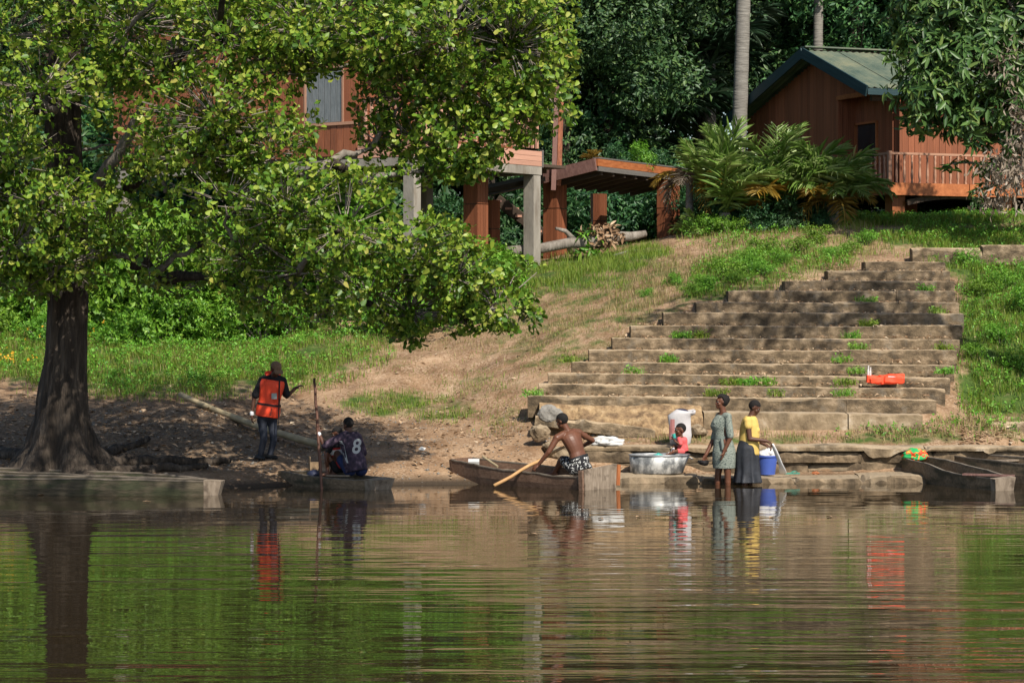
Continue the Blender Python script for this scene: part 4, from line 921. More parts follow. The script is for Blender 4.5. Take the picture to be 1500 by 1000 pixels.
for row, (Y0, step) in enumerate(((64.5, 3.8), (71, 3.9), (79, 4.2), (90, 4.4), (102, 5))):
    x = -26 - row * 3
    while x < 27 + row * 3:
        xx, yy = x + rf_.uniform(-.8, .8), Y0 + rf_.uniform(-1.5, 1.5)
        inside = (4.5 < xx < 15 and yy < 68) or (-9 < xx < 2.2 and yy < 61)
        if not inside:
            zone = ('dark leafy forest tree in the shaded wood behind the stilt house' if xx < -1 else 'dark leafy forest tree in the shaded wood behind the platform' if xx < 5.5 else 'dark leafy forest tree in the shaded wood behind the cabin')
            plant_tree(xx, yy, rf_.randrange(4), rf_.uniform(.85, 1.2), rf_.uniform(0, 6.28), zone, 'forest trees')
        x += step * rf_.uniform(.8, 1.2)
for (x, y, k, s) in ((1.2, 63.0, 2, .8), (2.3, 64.5, 2, .9), (-.6, 63.5, 0, .9), (2.4, 66.5, 1, .9), (5.0, 68.5, 0, .9), (9.0, 68, 0, .9), (11.5, 68, 1, .9)):
    plant_tree(x, y, k, s, rf_.uniform(0, 6.28), 'leafy tree at the front of the wood between platform and cabin', 'forest trees')
# the wood goes on to the right of the view and shades the bank behind
for (x, y, k, s) in ((20.5, 60, 3, 1.1), (18, 65, 3, 1.15), (24, 57, 1, 1.2)):
    plant_tree(x, y, k, s, rf_.uniform(0, 6.28), 'leafy forest tree at the right edge beyond the cabin', 'forest trees')
ov = Thing('overhanging_tree', (10.6, 41.6, gz(10.6, 41.6) - .1), 'tall bank tree just right of the view, shading the upper stairs', 'tree')
ob = ov.loc; ov.part('trunk', MB().tube(wob([ob, ob + V(0, -.1, 3), ob + V(-.2, -.3, 6), ob + V(-.7, -.8, 8.6)], .1, rt), [.28, .24, .2, .14], 10), 'bark', smooth=True); ovp = []
rgo = np.random.default_rng(8)
for (x_, y_, z_, r_) in ((7.2, 38.6, 10.0, .9), (8.2, 39.6, 10.4, 1.0), (9.2, 40.6, 10.0, 1.1), (7.4, 40.6, 10.8, .9), (8.8, 38.6, 10.6, .9), (9.8, 39.6, 10.8, 1.1), (6.4, 39.8, 10.6, .7), (10.4, 41, 11, 1.2)):
    ov.part('branch', MB().tube(wob(bez(ob + V(-.4, -.5, 7.2), ob + V(-1, -1, 9.2), (x_, y_, z_), 6), .06, rt), [.10, .085, .07, .055, .04, .02], 6), 'bark', smooth=True); p, o = tips_in((x_, y_, z_), (r_ * 1.2, r_ * 1.2, r_ * .6), 85, rgo, .2); ovp.append(rosettes(p, o, 6, .17, .5, rgo, (30, 90), LEAF_KITE, .15, .05))
v, f = join_np(ovp); ov.npart('crown', v, f, 'leaf_forest', kind='stuff')
# --- shrubs
def shrub_kind(seed, n, L, m, k=7, wid=.5, flat=.75, shape=LEAF_KITE):
    rg = np.random.default_rng(seed); rr = random.Random(seed); parts = []; tb = MB()
    for i in range(9):
        a = rr.uniform(0, 6.28); q = rr.uniform(0, .75); c = (math.cos(a) * q, math.sin(a) * q, rr.uniform(.2, .85)); r = rr.uniform(.28, .48)
        p, o = tips_in(c, (r, r, r * flat), int(n / 9), rg, .2); parts.append(rosettes(p, o, k, L, wid, rg, (30, 88), shape, .1, .02))
        tb.tube(bez((0, 0, -.1), (c[0] * .4, c[1] * .4, .3), c, 4), [.022, .018, .012, .006], 4)
    v, f = join_np(parts); return mesh_np('foliage', v, f, m), tb.mesh('stem', 'twig')
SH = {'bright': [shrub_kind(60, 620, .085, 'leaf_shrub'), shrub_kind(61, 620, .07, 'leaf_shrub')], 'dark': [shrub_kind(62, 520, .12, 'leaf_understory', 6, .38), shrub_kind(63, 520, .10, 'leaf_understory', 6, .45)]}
def plant_shrub(name, px, Y, s, kind, label, group, rz=None, sz=1.0):
    x = (px - 750) / K * Y; th = Thing(name, (x, Y, gz(x, Y) - .05), label, 'shrub', group); th.o.rotation_euler.z = rf_.uniform(0, 6.28) if rz is None else rz; th.o.scale = (s, s, s * sz)
    f, st_ = SH[kind][rf_.randrange(2)]; link('foliage', f, th.o); link('stem', st_, th.o); return th
for px in range(-160, 470, 42):
    plant_shrub('leafy_shrub', px + rf_.uniform(-14, 14), 51.2 + rf_.uniform(-1.1, .7), rf_.uniform(.4, 1.25), 'bright', 'bright green shrub in the hedge behind the left meadow', 'shrubs behind the meadow')
for px in range(-220, 545, 50):
    plant_shrub('leafy_shrub', px + rf_.uniform(-14, 14), 52.9 + rf_.uniform(-.4, .5), rf_.uniform(1.9, 2.6), 'bright' if px < 560 else 'dark', 'taller green shrub rising behind the meadow hedge', 'shrubs behind the meadow', sz=1.15)
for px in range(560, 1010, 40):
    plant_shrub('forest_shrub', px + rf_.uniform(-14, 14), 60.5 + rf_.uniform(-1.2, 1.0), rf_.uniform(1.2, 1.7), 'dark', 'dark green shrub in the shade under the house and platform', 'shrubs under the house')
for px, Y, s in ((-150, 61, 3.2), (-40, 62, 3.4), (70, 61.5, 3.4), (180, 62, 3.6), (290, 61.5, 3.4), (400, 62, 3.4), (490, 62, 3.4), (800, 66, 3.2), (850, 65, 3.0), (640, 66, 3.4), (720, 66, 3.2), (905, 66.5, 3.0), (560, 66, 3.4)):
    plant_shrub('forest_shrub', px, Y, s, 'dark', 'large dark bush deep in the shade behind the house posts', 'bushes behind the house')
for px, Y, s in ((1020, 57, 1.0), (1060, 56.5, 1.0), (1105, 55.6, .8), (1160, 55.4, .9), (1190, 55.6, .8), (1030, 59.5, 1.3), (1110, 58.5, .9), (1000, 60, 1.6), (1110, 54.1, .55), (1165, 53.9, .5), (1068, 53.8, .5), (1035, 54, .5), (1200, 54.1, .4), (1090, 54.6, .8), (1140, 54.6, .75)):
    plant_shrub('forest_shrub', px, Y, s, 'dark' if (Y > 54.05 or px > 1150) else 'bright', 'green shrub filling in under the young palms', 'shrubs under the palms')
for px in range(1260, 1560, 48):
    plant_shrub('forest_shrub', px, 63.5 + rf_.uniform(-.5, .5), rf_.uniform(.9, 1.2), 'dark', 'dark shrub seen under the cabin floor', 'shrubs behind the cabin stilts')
for px, Y, s in ((585, 49.6, 1.15), (622, 49.9, 1.2), (660, 50.4, 1.1), (697, 51.4, 1.15), (728, 52.0, .9), (545, 50.2, 1.2)):
    plant_shrub('leafy_shrub', px, Y, s, 'bright', 'green shrub growing at the foot of the house posts', 'shrubs by the house posts')
for k, (px, py, Y, s) in enumerate([(1065, 415, 48.6, .42), (1100, 408, 48.9, .42), (1030, 420, 48.2, .36), (1145, 392, 49.5, .4), (1010, 440, 47.6, .3), (1440, 470, 47.5, .42), (1475, 440, 48, .5), (1465, 520, 45.6, .42), (1500, 480, 46.6, .5), (1430, 545, 45.0, .36), (1490, 560, 44.7, .42), (1420, 395, 49.2, .4), (1540, 540, 45, .5), (1520, 420, 48.6, .5), (1215, 378, 50, .34), (1090, 390, 49.6, .45), (1060, 395, 49.3, .36), (1125, 375, 50.6, .42), (1170, 372, 50.6, .4), (1045, 440, 47.9, .32), (1085, 425, 48.2, .34), (1120, 412, 48.6, .36), (1240, 365, 50.6, .36), (1270, 352, 51.4, .34), (1195, 352, 51.8, .4), (945, 440, 48.6, .22), (985, 420, 48.9, .26)]):
    plant_shrub('weedy_bush', px, Y, s, 'bright', 'low green weedy bush on the bank left of the stair head' if px < 1300 else 'low green weedy bush on the lush slope right of the stairs', 'weedy bushes by the stairs')
for k, (px, Y, s) in enumerate([(900, 55.8, .42), (930, 56.4, .55), (955, 56.8, .42)]):
    t = plant_shrub('platform_weed', px, Y, s, 'bright' if k == 1 else 'dark', ('grey green weed at the left of the platform top', 'tallest green weed on the platform top', 'green weed at the right of the platform top')[k], 'weeds on the platform'); t.o.location.z = B_.z + .05
b_ = palm('bromeliad', B_ + V(-.08, .25, .1), 'small orange bromeliad on the corner of the platform', 11, .34, ['palm_yellow'], cat='plant', up=(30, 85), seed=71)
# --- long leaved tree on the right
RT = pbase(1560, 52.0)
rtree = Thing('mango_tree', RT, 'dark long leaved tree leaning in at the right edge before the cabin', 'tree')
rng = np.random.default_rng(15); LPs, TW = [], []; RC = []
for (px, py, Y, rx, ry, rd, dn) in [(1390, 20, 51.5, 75, 60, 1.0, 1), (1470, 30, 51.5, 80, 70, 1.0, 1), (1350, 75, 51.3, 45, 50, .8, .9), (1420, 95, 51, 75, 55, 1.0, 1), (1480, 110, 51.4, 60, 60, 1, .8), (1365, 140, 51, 60, 45, .9, 1), (1440, 160, 51.2, 70, 50, .9, .9), (1348, 172, 50.9, 28, 24, .6, .5), (1415, 185, 51, 42, 28, .8, .5), (1470, 200, 51.2, 42, 36, .8, .5), (1395, 240, 51, 20, 16, .4, .12), (1450, 250, 50.8, 32, 26, .6, .35), (1425, 285, 50.8, 22, 12, .4, .15), (1440, -50, 51.7, 130, 60, 1.4, .9), (1560, 20, 51.7, 90, 110, 1.4, .9), (1560, 170, 51.7, 80, 90, 1.2, .8), (1340, 25, 52.5, 40, 45, .8, .8), (1500, -130, 52, 130, 60, 1.5, .8)]:
    c = P(px, py, Y); s = Y / K; r = (rx * s, rd, ry * s); RC.append(c); nt_ = int(dn * 62 * (rx * s * ry * s) ** .5 * 2.4); p, o = tips_in(tuple(c), r, nt_, rng, .3)
    LPs.append(rosettes(p, o, 7, .27, .30, rng, (45, 110), LEAF_LONG, .45, .03)); m_ = rng.random(len(p)) < .5; TW.append(sticks(np.array(c)[None] * .5 + p[m_] * .5, p[m_], .008, rng))
v, f = join_np(LPs); rtree.npart('crown', v, f, 'leaf_mango', kind='stuff'); v, f = join_np(TW); rtree.npart('twigs', v, f, 'twig', kind='stuff')
rtree.part('trunk', MB().tube(wob([RT + V(0, 0, -.3), RT + V(-.1, 0, 1.5), RT + V(-.4, -.1, 3), RT + V(-.6, -.2, 4.5), RT + V(-.9, -.2, 7)], .05, rt), [.24, .2, .17, .13, .06], 10), 'bark', smooth=True)
for c in RC:
    a = RT + V(-.45, -.1, max(1.2, min(6, (c.z - RT.z) * .62))); rtree.part('branch', MB().tube(wob(bez(a, a.lerp(c, .5) + V(0, 0, .3), c, 7), .04, rt), [.065, .055, .047, .04, .032, .025, .012], 6), 'bark_pale', smooth=True)
# dead curtain of leaves and one grey hanging frond
dl = []
for (px, py, Y, rx, ry, n_) in [(1488, 262, 49.8, 40, 45, 170), (1458, 245, 50, 26, 30, 50), (1494, 180, 50, 24, 50, 60), (1474, 90, 50.4, 28, 45, 50), (1455, 288, 49.7, 22, 16, 40)]:
    c = P(px, py, Y); s = Y / K; p, o = tips_in(tuple(c), (rx * s, .45, ry * s), n_, rng, .1); o = nrm(o * .3 + np.array([0, 0, -1.0])); o = nrm(o + rng.normal(size=o.shape) * .5); dl.append(rosettes(p, o, 3, .15, .30, rng, (5, 70), LEAF_LONG, .5, .10))
v, f = join_np(dl); rtree.npart('dead_foliage', v, f, 'palm_dry', kind='stuff')
hp = palm('dry_palm', pbase(1535, 50), 'grey dead palm with arching dry fronds at the right edge', 6, 1.2, ['palm_dry'], up=(-10, 55), seed=90, trunk_h=2.3, trunk_r=.13, sub=.35)

# --- ground cover
rng = np.random.default_rng(31)
def scatter(n, x0, x1, y0, y1):
    x = rng.uniform(x0, x1, n); y = rng.uniform(y0, y1, n); z = ground(x, y); return x, y, z
BL = ([(-.5, 0, 0), (.5, 0, 0), (.33, .25, .55), (-.33, .25, .55), (0, .75, 1)], [(0, 1, 2), (0, 2, 3), (3, 2, 4)])
def blades(x, y, z, h, w):
    n = len(x); a = rng.uniform(0, 6.28, n); X = np.stack([np.cos(a), np.sin(a), 0 * a], -1); Y_ = np.stack([-np.sin(a), np.cos(a), 0 * a], -1); Z = np.tile([0, 0, 1.0], (n, 1))
    return stamp(BL[0], BL[1], np.stack([x, y, z - .01], -1), X, Y_, Z, w, h * rng.uniform(.2, .9, n), h)
x, y, z = scatter(560000, -13, 13, 40.5, 58); px, py = proj(x, y, z); w, h, d = grass_at(px, py)
p3 = np.stack([x, y, 0 * x], -1); cl_ = noise3(p3, 1.3) * .6 + noise3(p3 + 3, 4) * .4
keep = (rng.random(len(x)) < w * np.clip((cl_ - .28) * 3.0 * np.where(w > .8, 1.8, 1), 0, 1)) & ~((y > 42.7) & (y < 48.6) & (px > np.interp(y, [42.7, 48.2], [780, 1268])) & (px < 1400)) & (px > -60) & (px < 1560)
x, y, z, h, d = (q[keep] for q in (x, y, z, h, d)); dry = rng.random(len(x)) < d
hh = h * rng.uniform(.5, 1.3, len(x)) * np.where(noise3(np.stack([x, y, 0 * x], -1), .8) > .6, 1.35, 1.0)
for nm, sel, m, lab in (('grass', ~dry, 'grass_green', 'green grass covering the meadow, lawn and slopes of the bank'), ('dry_grass', dry, 'grass_dry', 'dry straw coloured grass on the bank')):
    v, f = blades(x[sel], y[sel], z[sel], hh[sel], .007 + .022 * h[sel]); tag(link(nm, mesh_np(nm, v, f, m)), lab, 'grass', kind='stuff')
xw, yw_, zw = x[::14], y[::14], z[::14]; hw = h[::14]; kk = hw > .125; xw, yw_, zw, hw = xw[kk], yw_[kk], zw[kk], hw[kk]
pw = np.stack([xw, yw_, zw + hw * rng.uniform(.3, 1.2, len(xw))], -1); ow = nrm(np.stack([rng.normal(size=len(xw)) * .4, rng.normal(size=len(xw)) * .4 - .2, np.ones(len(xw))], -1)); v, f = rosettes(pw, ow, 6, .062, .5, rng, (30, 95), LEAF_KITE, .05, .02)
tag(link('meadow_weeds', mesh_np('meadow_weeds', v, f, 'leaf_shrub')), 'broad leaved green weeds mixed into the grass', 'weeds', kind='stuff')
# fallen leaves and pebbles on the trodden soil
x, y, z = scatter(60000, -12, 9.5, 39.3, 49); px, py = proj(x, y, z); wl = np.clip(1.2 - ((px - 180) / 420) ** 2 - ((py - 640) / 65) ** 2, .05, 1) * .22 + .9 * np.clip(1 - ((px - 1440) / 70) ** 2 - ((py - 640) / 22) ** 2, 0, 1)
wl += .10 * np.clip(1.2 - ((px - 640) / 180) ** 2 - ((py - 640) / 60) ** 2, 0, 1)
k_ = (rng.random(len(x)) < wl) & (z > .05) & ~((px > 800) & (px < 1400) & (py < 650)); x, y, z = x[k_], y[k_], z[k_]; n = len(x); a = rng.uniform(0, 6.28, n); Zn = nrm(np.stack([rng.normal(size=n) * .35, rng.normal(size=n) * .35, np.ones(n)], -1)); X = nrm(np.cross(Zn, np.stack([np.cos(a), np.sin(a), 0 * a], -1))); ln = rng.uniform(.05, .13, n)
v, f = stamp(LEAF_KITE[0], LEAF_KITE[1], np.stack([x, y, z + .015], -1), X, np.cross(Zn, X), Zn, ln, ln * .55, ln * .8); tag(link('leaf_litter', mesh_np('leaf_litter', v, f, 'dead_leaf')), 'fallen brown leaves strewn over the bare soil', 'leaves', kind='stuff')
x, y, z = scatter(9000, -9, 2, 39.6, 46); px, py = proj(x, y, z); k_ = (rng.random(len(x)) < .45) & (z > .02) & (py > 600); x, y, z = x[k_], y[k_], z[k_]; n = len(x); a = rng.uniform(0, 6.28, n)
ICO = ([(1, 0, 0), (-1, 0, 0), (0, 1, 0), (0, -1, 0), (0, 0, .8), (0, 0, -.6)], [(0, 2, 4), (2, 1, 4), (1, 3, 4), (3, 0, 4), (2, 0, 5), (1, 2, 5), (3, 1, 5), (0, 3, 5)])
ln = rng.uniform(.008, .026, n) * np.where(rng.random(n) < .04, 2.2, 1); X = np.stack([np.cos(a), np.sin(a), 0 * a], -1); v, f = stamp(ICO[0], ICO[1], np.stack([x, y, z], -1), X, np.stack([-np.sin(a), np.cos(a), 0 * a], -1), np.tile([0, 0, 1.], (n, 1)), ln, ln * .8, ln * .7)
tag(link('pebbles', mesh_np('pebbles', v, f, 'rock_grey')), 'pebbles scattered on the landing', 'pebbles', kind='stuff')
# weeds in the joints of the stairs
WEED = [(1050, 0, 2, 60), (1095, 1, 2, 90), (1125, 1, 2, 60), (1072, 1, 2, 60), (982, 3, 3, 60), (1000, 5, 5, 90), (1025, 5, 5, 60), (1262, 4, 4, 60), (1250, 5, 5, 50), (1275, 6, 6, 60), (1235, 3, 3, 40), (1258, 2, 2, 50), (1240, 1, 1, 60), (1238, 0, 0, 50), (1360, 9, 9, 50), (1385, 4, 4, 60), (1375, 7, 7, 50), (1390, 2, 2, 60), (835, 3, 3, 40), (782, 0, 0, 50), (1270, 8, 8, 50), (1140, 0, 0, 30), (930, 2, 2, 30)]
for k, (wx, si, _, nb) in enumerate(WEED):
    yf, pyy = STEPS[si][0], STEPS[si][1]; zt = CH - (pyy - YH) / K * yf + .015; X0 = (wx - 750) / K * yf; n = nb * 2
    xx = np.clip(rng.normal(0, .09, n), -.16, .16); yy = rng.uniform(.08, .34, n); v, f = blades(xx, yy, np.zeros(n), rng.uniform(.05, .15, n), .012)
    f = np.concatenate([f]); nw = nb // 3; pw = np.stack([np.clip(rng.normal(0, .10, nw), -.17, .17), rng.uniform(.08, .34, nw), rng.uniform(.01, .08, nw)], -1); ow = nrm(np.stack([rng.normal(size=nw) * .5, rng.normal(size=nw) * .5 - .3, np.ones(nw)], -1))
    LT = (LEAF_KITE[0], [(0, 2, 1), (0, 3, 2)]); v2, f2 = rosettes(pw, ow, 7, .06, .5, rng, (30, 95), LT, .1, .02); v, f = join_np([(v, f), (v2, f2)])
    o = link('weed_tuft', mesh_np('weed_tuft', v, f, ('leaf_shrub', 'grass_green')[k % 3 == 0])); o.location = (X0, yf, zt); o['kind'] = 'thing'; tag(o, 'tuft of green weeds on the ' + ('lowest', 'second', 'third', 'fourth', 'fifth', 'sixth', 'seventh', 'eighth', 'ninth', 'tenth')[si] + ' stair tread', 'weeds', 'weed tufts on the stairs')
# dry leaves, straw and crumbs of earth lying on the treads
dp = []
for yf, pyy, l, r in STEPS:
    n = int((r - l) * .32); zt = CH - (pyy - YH) / K * yf + .022; xx = ((rng.uniform(l + 8, r - 8, n)) - 750) / K * yf; dp.append(np.stack([xx, yf + rng.uniform(.03, .42, n) ** 1.0, np.full(n, zt) + rng.uniform(0, .012, n)], -1))
dp = np.concatenate(dp); n = len(dp); a = rng.uniform(0, 6.28, n); Zn = nrm(np.stack([rng.normal(size=n) * .3, rng.normal(size=n) * .3 - .2, np.ones(n)], -1)); X = nrm(np.cross(Zn, np.stack([np.cos(a), np.sin(a), 0 * a], -1))); ln = rng.uniform(.03, .10, n)
v, f = stamp(LEAF_KITE[0], LEAF_KITE[1], dp, X, np.cross(Zn, X), Zn, ln, ln * rng.uniform(.15, .6, n), ln * 1.2); tag(link('stair_debris', mesh_np('stair_debris', v, f, 'dead_leaf')), 'dry leaves and straw scattered on the stair treads', 'debris', kind='stuff')
# yellow flowers in the left meadow
fv = []
for (px, py, Y, rx, ry, n_) in ((15, 510, 48.5, 40, 34, 26), (130, 468, 50.5, 30, 14, 6), (60, 490, 50, 40, 20, 6)):
    for q in range(n_):
        a, b = px + rng.normal() * rx * .5, py + rng.normal() * ry * .5; Yq = Y + rng.uniform(-.4, .4); X0 = (a - 750) / K * Yq; fv.append((X0, Yq, gz(X0, Yq) + rng.uniform(.2, .45)))
fv = np.array(fv); n = len(fv); o = nrm(rng.normal(size=(n, 3)) * .5 + np.array([.2, -.6, .6])); v, f = rosettes(fv, o, 6, .034, .6, rng, (60, 85), LEAF_KITE, 0)
tag(link('yellow_flowers', mesh_np('yellow_flowers', v, f, 'petal')), 'small yellow flowers in the meadow at the left edge', 'flowers', kind='stuff')
# fallen log under the platform with plants growing on it
a, b = P(742, 370, 53.9), P(946, 342, 54.7); a.z = max(a.z, gz(a.x, a.y) + .1); lg = Thing('fallen_log', a.lerp(b, .5), 'thick fallen log propped under the platform with plants growing on it', 'log')
lg.part('trunk', MB().tube(wob([a.lerp(b, t / 9) for t in range(10)], .025, rt), [.12, .11, .12, .10, .11, .12, .15, .12, .10, .07], 10, jag=.1), 'bark_pale', smooth=True)
lg.part('branch', MB().tube([a.lerp(b, .5), a.lerp(b, .42) + V(0, 0, .28), a.lerp(b, .35) + V(0, -.1, .36)], [.07, .05, .03], 7, jag=.1), 'bark_pale', smooth=True)
p, o = tips_in(tuple(a.lerp(b, .68) + V(0, -.1, .08)), (.45, .2, .28), 60, rng, .2); v, f = rosettes(p, o, 4, .18, .3, rng, (30, 100), LEAF_LONG, .4); lg.npart('leaves', v, f, 'dead_leaf', kind='stuff')
p, o = tips_in(tuple(a.lerp(b, .62) + V(0, -.15, -.05)), (.4, .2, .3), 22, rng, .2); v, f = rosettes(p, o, 4, .2, .3, rng, (30, 110), LEAF_LONG, .5); lg.npart('sprouts', v, f, 'leaf_shrub', kind='stuff')
a, b = P(898, 381, 53.4), P(936, 366, 53.7); a.z = gz(a.x, a.y) + .03; single('bleached_stick', MB().tube([a, a.lerp(b, .5) + V(0, 0, .02), b], [.025, .022, .012], 6), 'rock_grey', 'pale bleached stick lying on the grass before the platform', 'stick')

# ------------------------------------------------------------------ canoes and plank boats
def boat(name, A, B, stn, label, m_out, m_in, end=.24, end_m='boat_end', zb=-.14, taper=.78, floor=.035, th=.035, thw=(), bow_m=None, group='canoes along the bank'):
    """stn: (t, half width, near rim height, far rim height)"""
    A, B = Vector((*A, 0)), Vector((*B, 0)); ax = (B - A).normalized(); n = Vector((ax.y, -ax.x, 0)); n = n if n.y < 0 else -n   # n looks to the camera
    T = Thing(name, A.lerp(B, .5), label, 'boat', group); rr = random.Random(name + label)
    fine = []
    for (a, b) in zip(stn[:-1], stn[1:]):
        for s in range(6): fine.append([a[i] + (b[i] - a[i]) * s / 6 for i in range(4)])
    fine.append(list(stn[-1]))
    for side in (1, -1):
        rings = []
        for t, w, zn, zf in fine:
            c = A.lerp(B, t); z = (zn if side > 0 else zf) + rr.uniform(-.006, .006); o = n * side
            z += (float(noise3(np.array([[c.x * 1.0, c.y, 3.0 + side]]), 2.2)[0]) - .5) * .035; bul = (float(noise3(np.array([[c.x, c.y, 8.0 + side]]), 3.0)[0]) - .5) * .02; wb = w * taper; wm_ = (w * .6 + wb * .4) + .016 + bul; zm = z * .5 + zb * .5 + .04
            rings.append([c + o * (w + rr.uniform(-.004, .004)) + V(0, 0, z), c + o * (w - th) + V(0, 0, z - .004), c + o * (wm_ - th) + V(0, 0, zm), c + o * (wb - th) + V(0, 0, zb + .02), c + o * wb + V(0, 0, zb), c + o * wm_ + V(0, 0, zm)])
        T.part('side_plank', MB().loft(rings), m_out)
        T.part('gunwale', MB().loft([[r_[0] + n * side * .006 + V(0, 0, .012), r_[1] - n * side * .004 + V(0, 0, .014), r_[1] - n * side * .004 + V(0, 0, -.004), r_[0] + n * side * .006 + V(0, 0, -.006)] for r_ in rings]), m_in)
    fl = []
    for t, w, zn, zf in fine:
        c = A.lerp(B, t); wb = max(.02, w * (taper + (1 - taper) * (floor - zb) / ((zn + zf) / 2 - zb)) - th - .002); fl.append([c + n * wb + V(0, 0, floor), c - n * wb + V(0, 0, floor), c - n * wb * .9 + V(0, 0, zb + .002), c + n * wb * .9 + V(0, 0, zb + .002)])
    T.part('bottom', MB().loft(fl), m_in)
    for t_, e_ in ((0, -1), (1, 1)):
        s_ = stn[0] if t_ == 0 else stn[-1]; c = A.lerp(B, t_); L_ = end if t_ == 1 else .06; w = s_[1] + .012; wb = s_[1] * taper + .012; q = ax * e_
        zt = max(s_[2], s_[3]) + .01
        b0 = [c + n * w + V(0, 0, s_[2] + .012), c - n * w + V(0, 0, s_[3] + .012), c - n * wb + V(0, 0, zb), c + n * wb + V(0, 0, zb)]
        b1 = [v + q * L_ + (c - v) * .06 for v in b0]
        for v in b1[2:]: v -= q * L_ * .35
        T.part('stern_board' if t_ else 'bow_board', MB().loft([b0, b1]), end_m if t_ else (bow_m or m_out))
    for t, dz, wd in thw:
        c = A.lerp(B, t); T.bar('thwart', c + n * (wd) + V(0, 0, dz), c - n * (wd) + V(0, 0, dz), .14, .025, 'boat_end')
    T.n, T.ax = n, ax
    return T
def xy(px, Y): return ((px - 750) / K * Y, Y)
boat('dugout_canoe', (-9.6, 37.75), xy(301, 37.35), [(0, .2, .26, .28), (.3, .33, .24, .26), (.7, .32, .235, .24), (1, .14, .205, .205)], 'long grey dugout canoe in front of the big tree, nearest the camera', 'dugout_wood', 'boat_inside', .26, thw=((.55, .15, .25),))
boat('dugout_canoe', (-9.4, 39.15), xy(297, 38.15), [(0, .2, .30, .30), (.4, .3, .27, .29), (.75, .26, .22, .25), (1, .05, .17, .18)], 'second grey canoe lying behind the long dugout by the roots', 'dugout_wood', 'boat_inside', .05, 'boat_wood')
cB = boat('small_canoe', xy(418, 39.9), xy(548, 38.6), [(0, .10, .20, .20), (.35, .27, .17, .19), (.7, .29, .15, .18), (1, .20, .145, .165)], 'small low canoe carrying the jersey paddler and a child', 'boat_wood', 'boat_inside', .24, zb=-.10, thw=((.62, .12, .24),))
bB = boat('plank_boat', xy(678, 40.45), xy(868, 38.75), [(0, .26, .36, .37), (.25, .36, .285, .31), (.55, .40, .235, .27), (.86, .38, .195, .24), (1, .36, .19, .24)], 'brown plank boat with pale stern board, rowed by the shirtless boy', 'boat_red', 'boat_inside', .10, thw=((.28, .20, .34), (.8, .17, .36)))
c = bB.o.location; sN = Vector((*xy(868, 38.75), 0)) + bB.ax * .12
tr = MB(); q = bB.n; tr.loft([[sN + q * .40 + V(0, 0, .30), sN - q * .37 + V(0, 0, .36), sN - q * .35 + V(0, 0, -.06), sN + q * .38 + V(0, 0, -.08)], [v + bB.ax * .05 for v in (sN + q * .40 + V(0, 0, .30), sN - q * .37 + V(0, 0, .36), sN - q * .35 + V(0, 0, -.06), sN + q * .38 + V(0, 0, -.08))]])
bB.part('transom', tr, 'boat_end', label='pale weathered stern board')
bB.part('transom_edge', MB().bar(sN - q * .405 + V(0, 0, .35) + bB.ax * .02, sN - q * .385 + V(0, 0, .04) + bB.ax * .02, .07, .10, up=tuple(bB.ax)), 'wood_orange', label='orange painted edge of the stern board')
bB.part('transom_edge', MB().bar(sN + q * .42 + V(0, 0, .29) + bB.ax * .0, sN + q * .40 + V(0, 0, -.05), .05, .07, up=tuple(bB.ax)), 'boat_red')
boat('plank_canoe', xy(1337, 40.9), xy(1466, 38.35), [(0, .17, .36, .37), (.3, .25, .30, .33), (.65, .26, .20, .26), (1, .17, .17, .20)], 'grey brown plank canoe moored at right with a plank across its stern', 'boat_wood', 'boat_inside', .14)
boat('plank_canoe', xy(1400, 41.3), (8.9, 39.0), [(0, .20, .38, .40), (.4, .28, .33, .37), (1, .24, .22, .26)], 'darker plank canoe behind the right canoe, cut by the frame', 'boat_wood', 'boat_inside', .14, thw=((.35, .33, .26),))
a, b = P(1411, 693, 38.75), P(1485, 693, 38.45); a.z = b.z = .215; b.z = .21
single('loose_plank', MB().bar(a, b, .13, .025), 'wood_purple', 'loose reddish plank laid across the right canoe', 'plank')

# ------------------------------------------------------------------ figures
def rcone(mb, p0, p1, r0, r1, seg=12):
    p0, p1 = Vector(p0), Vector(p1); d = p1 - p0; L = d.length
    if L < 1e-5: d = V(0, 0, 1); L = 1e-5
    d = d / max(L, 1e-5)
    s_ = [(-.97 * r0, .24), (-.75 * r0, .66), (-.4 * r0, .92), (0, 1)]; e_ = [(0, 1), (.4 * r1, .92), (.75 * r1, .66), (.97 * r1, .24)]
    mb.tube([p0 + d * a for a, _ in s_] + [p1 + d * a for a, _ in e_], [r0 * k for _, k in s_] + [r1 * k for _, k in e_], seg); return mb
def ell(mb, c, r, ax=None, n=2):
    bm = bmesh.new(); bmesh.ops.create_icosphere(bm, subdivisions=n, radius=1.0); Mx = ax if ax is not None else Matrix.Identity(3)
    vs = [Vector(c) + Mx @ Vector((v.co.x * r[0], v.co.y * r[1], v.co.z * r[2])) for v in bm.verts]; fs = [tuple(v.index for v in f.verts) for f in bm.faces]; bm.free(); return mb.add(vs, fs)
def ring(c, lat, fwd, w, d, seg=18): return [Vector(c) + lat * (math.cos(q) * w) + fwd * (math.sin(q) * d) for q in [2 * math.pi * j / seg for j in range(seg)]]
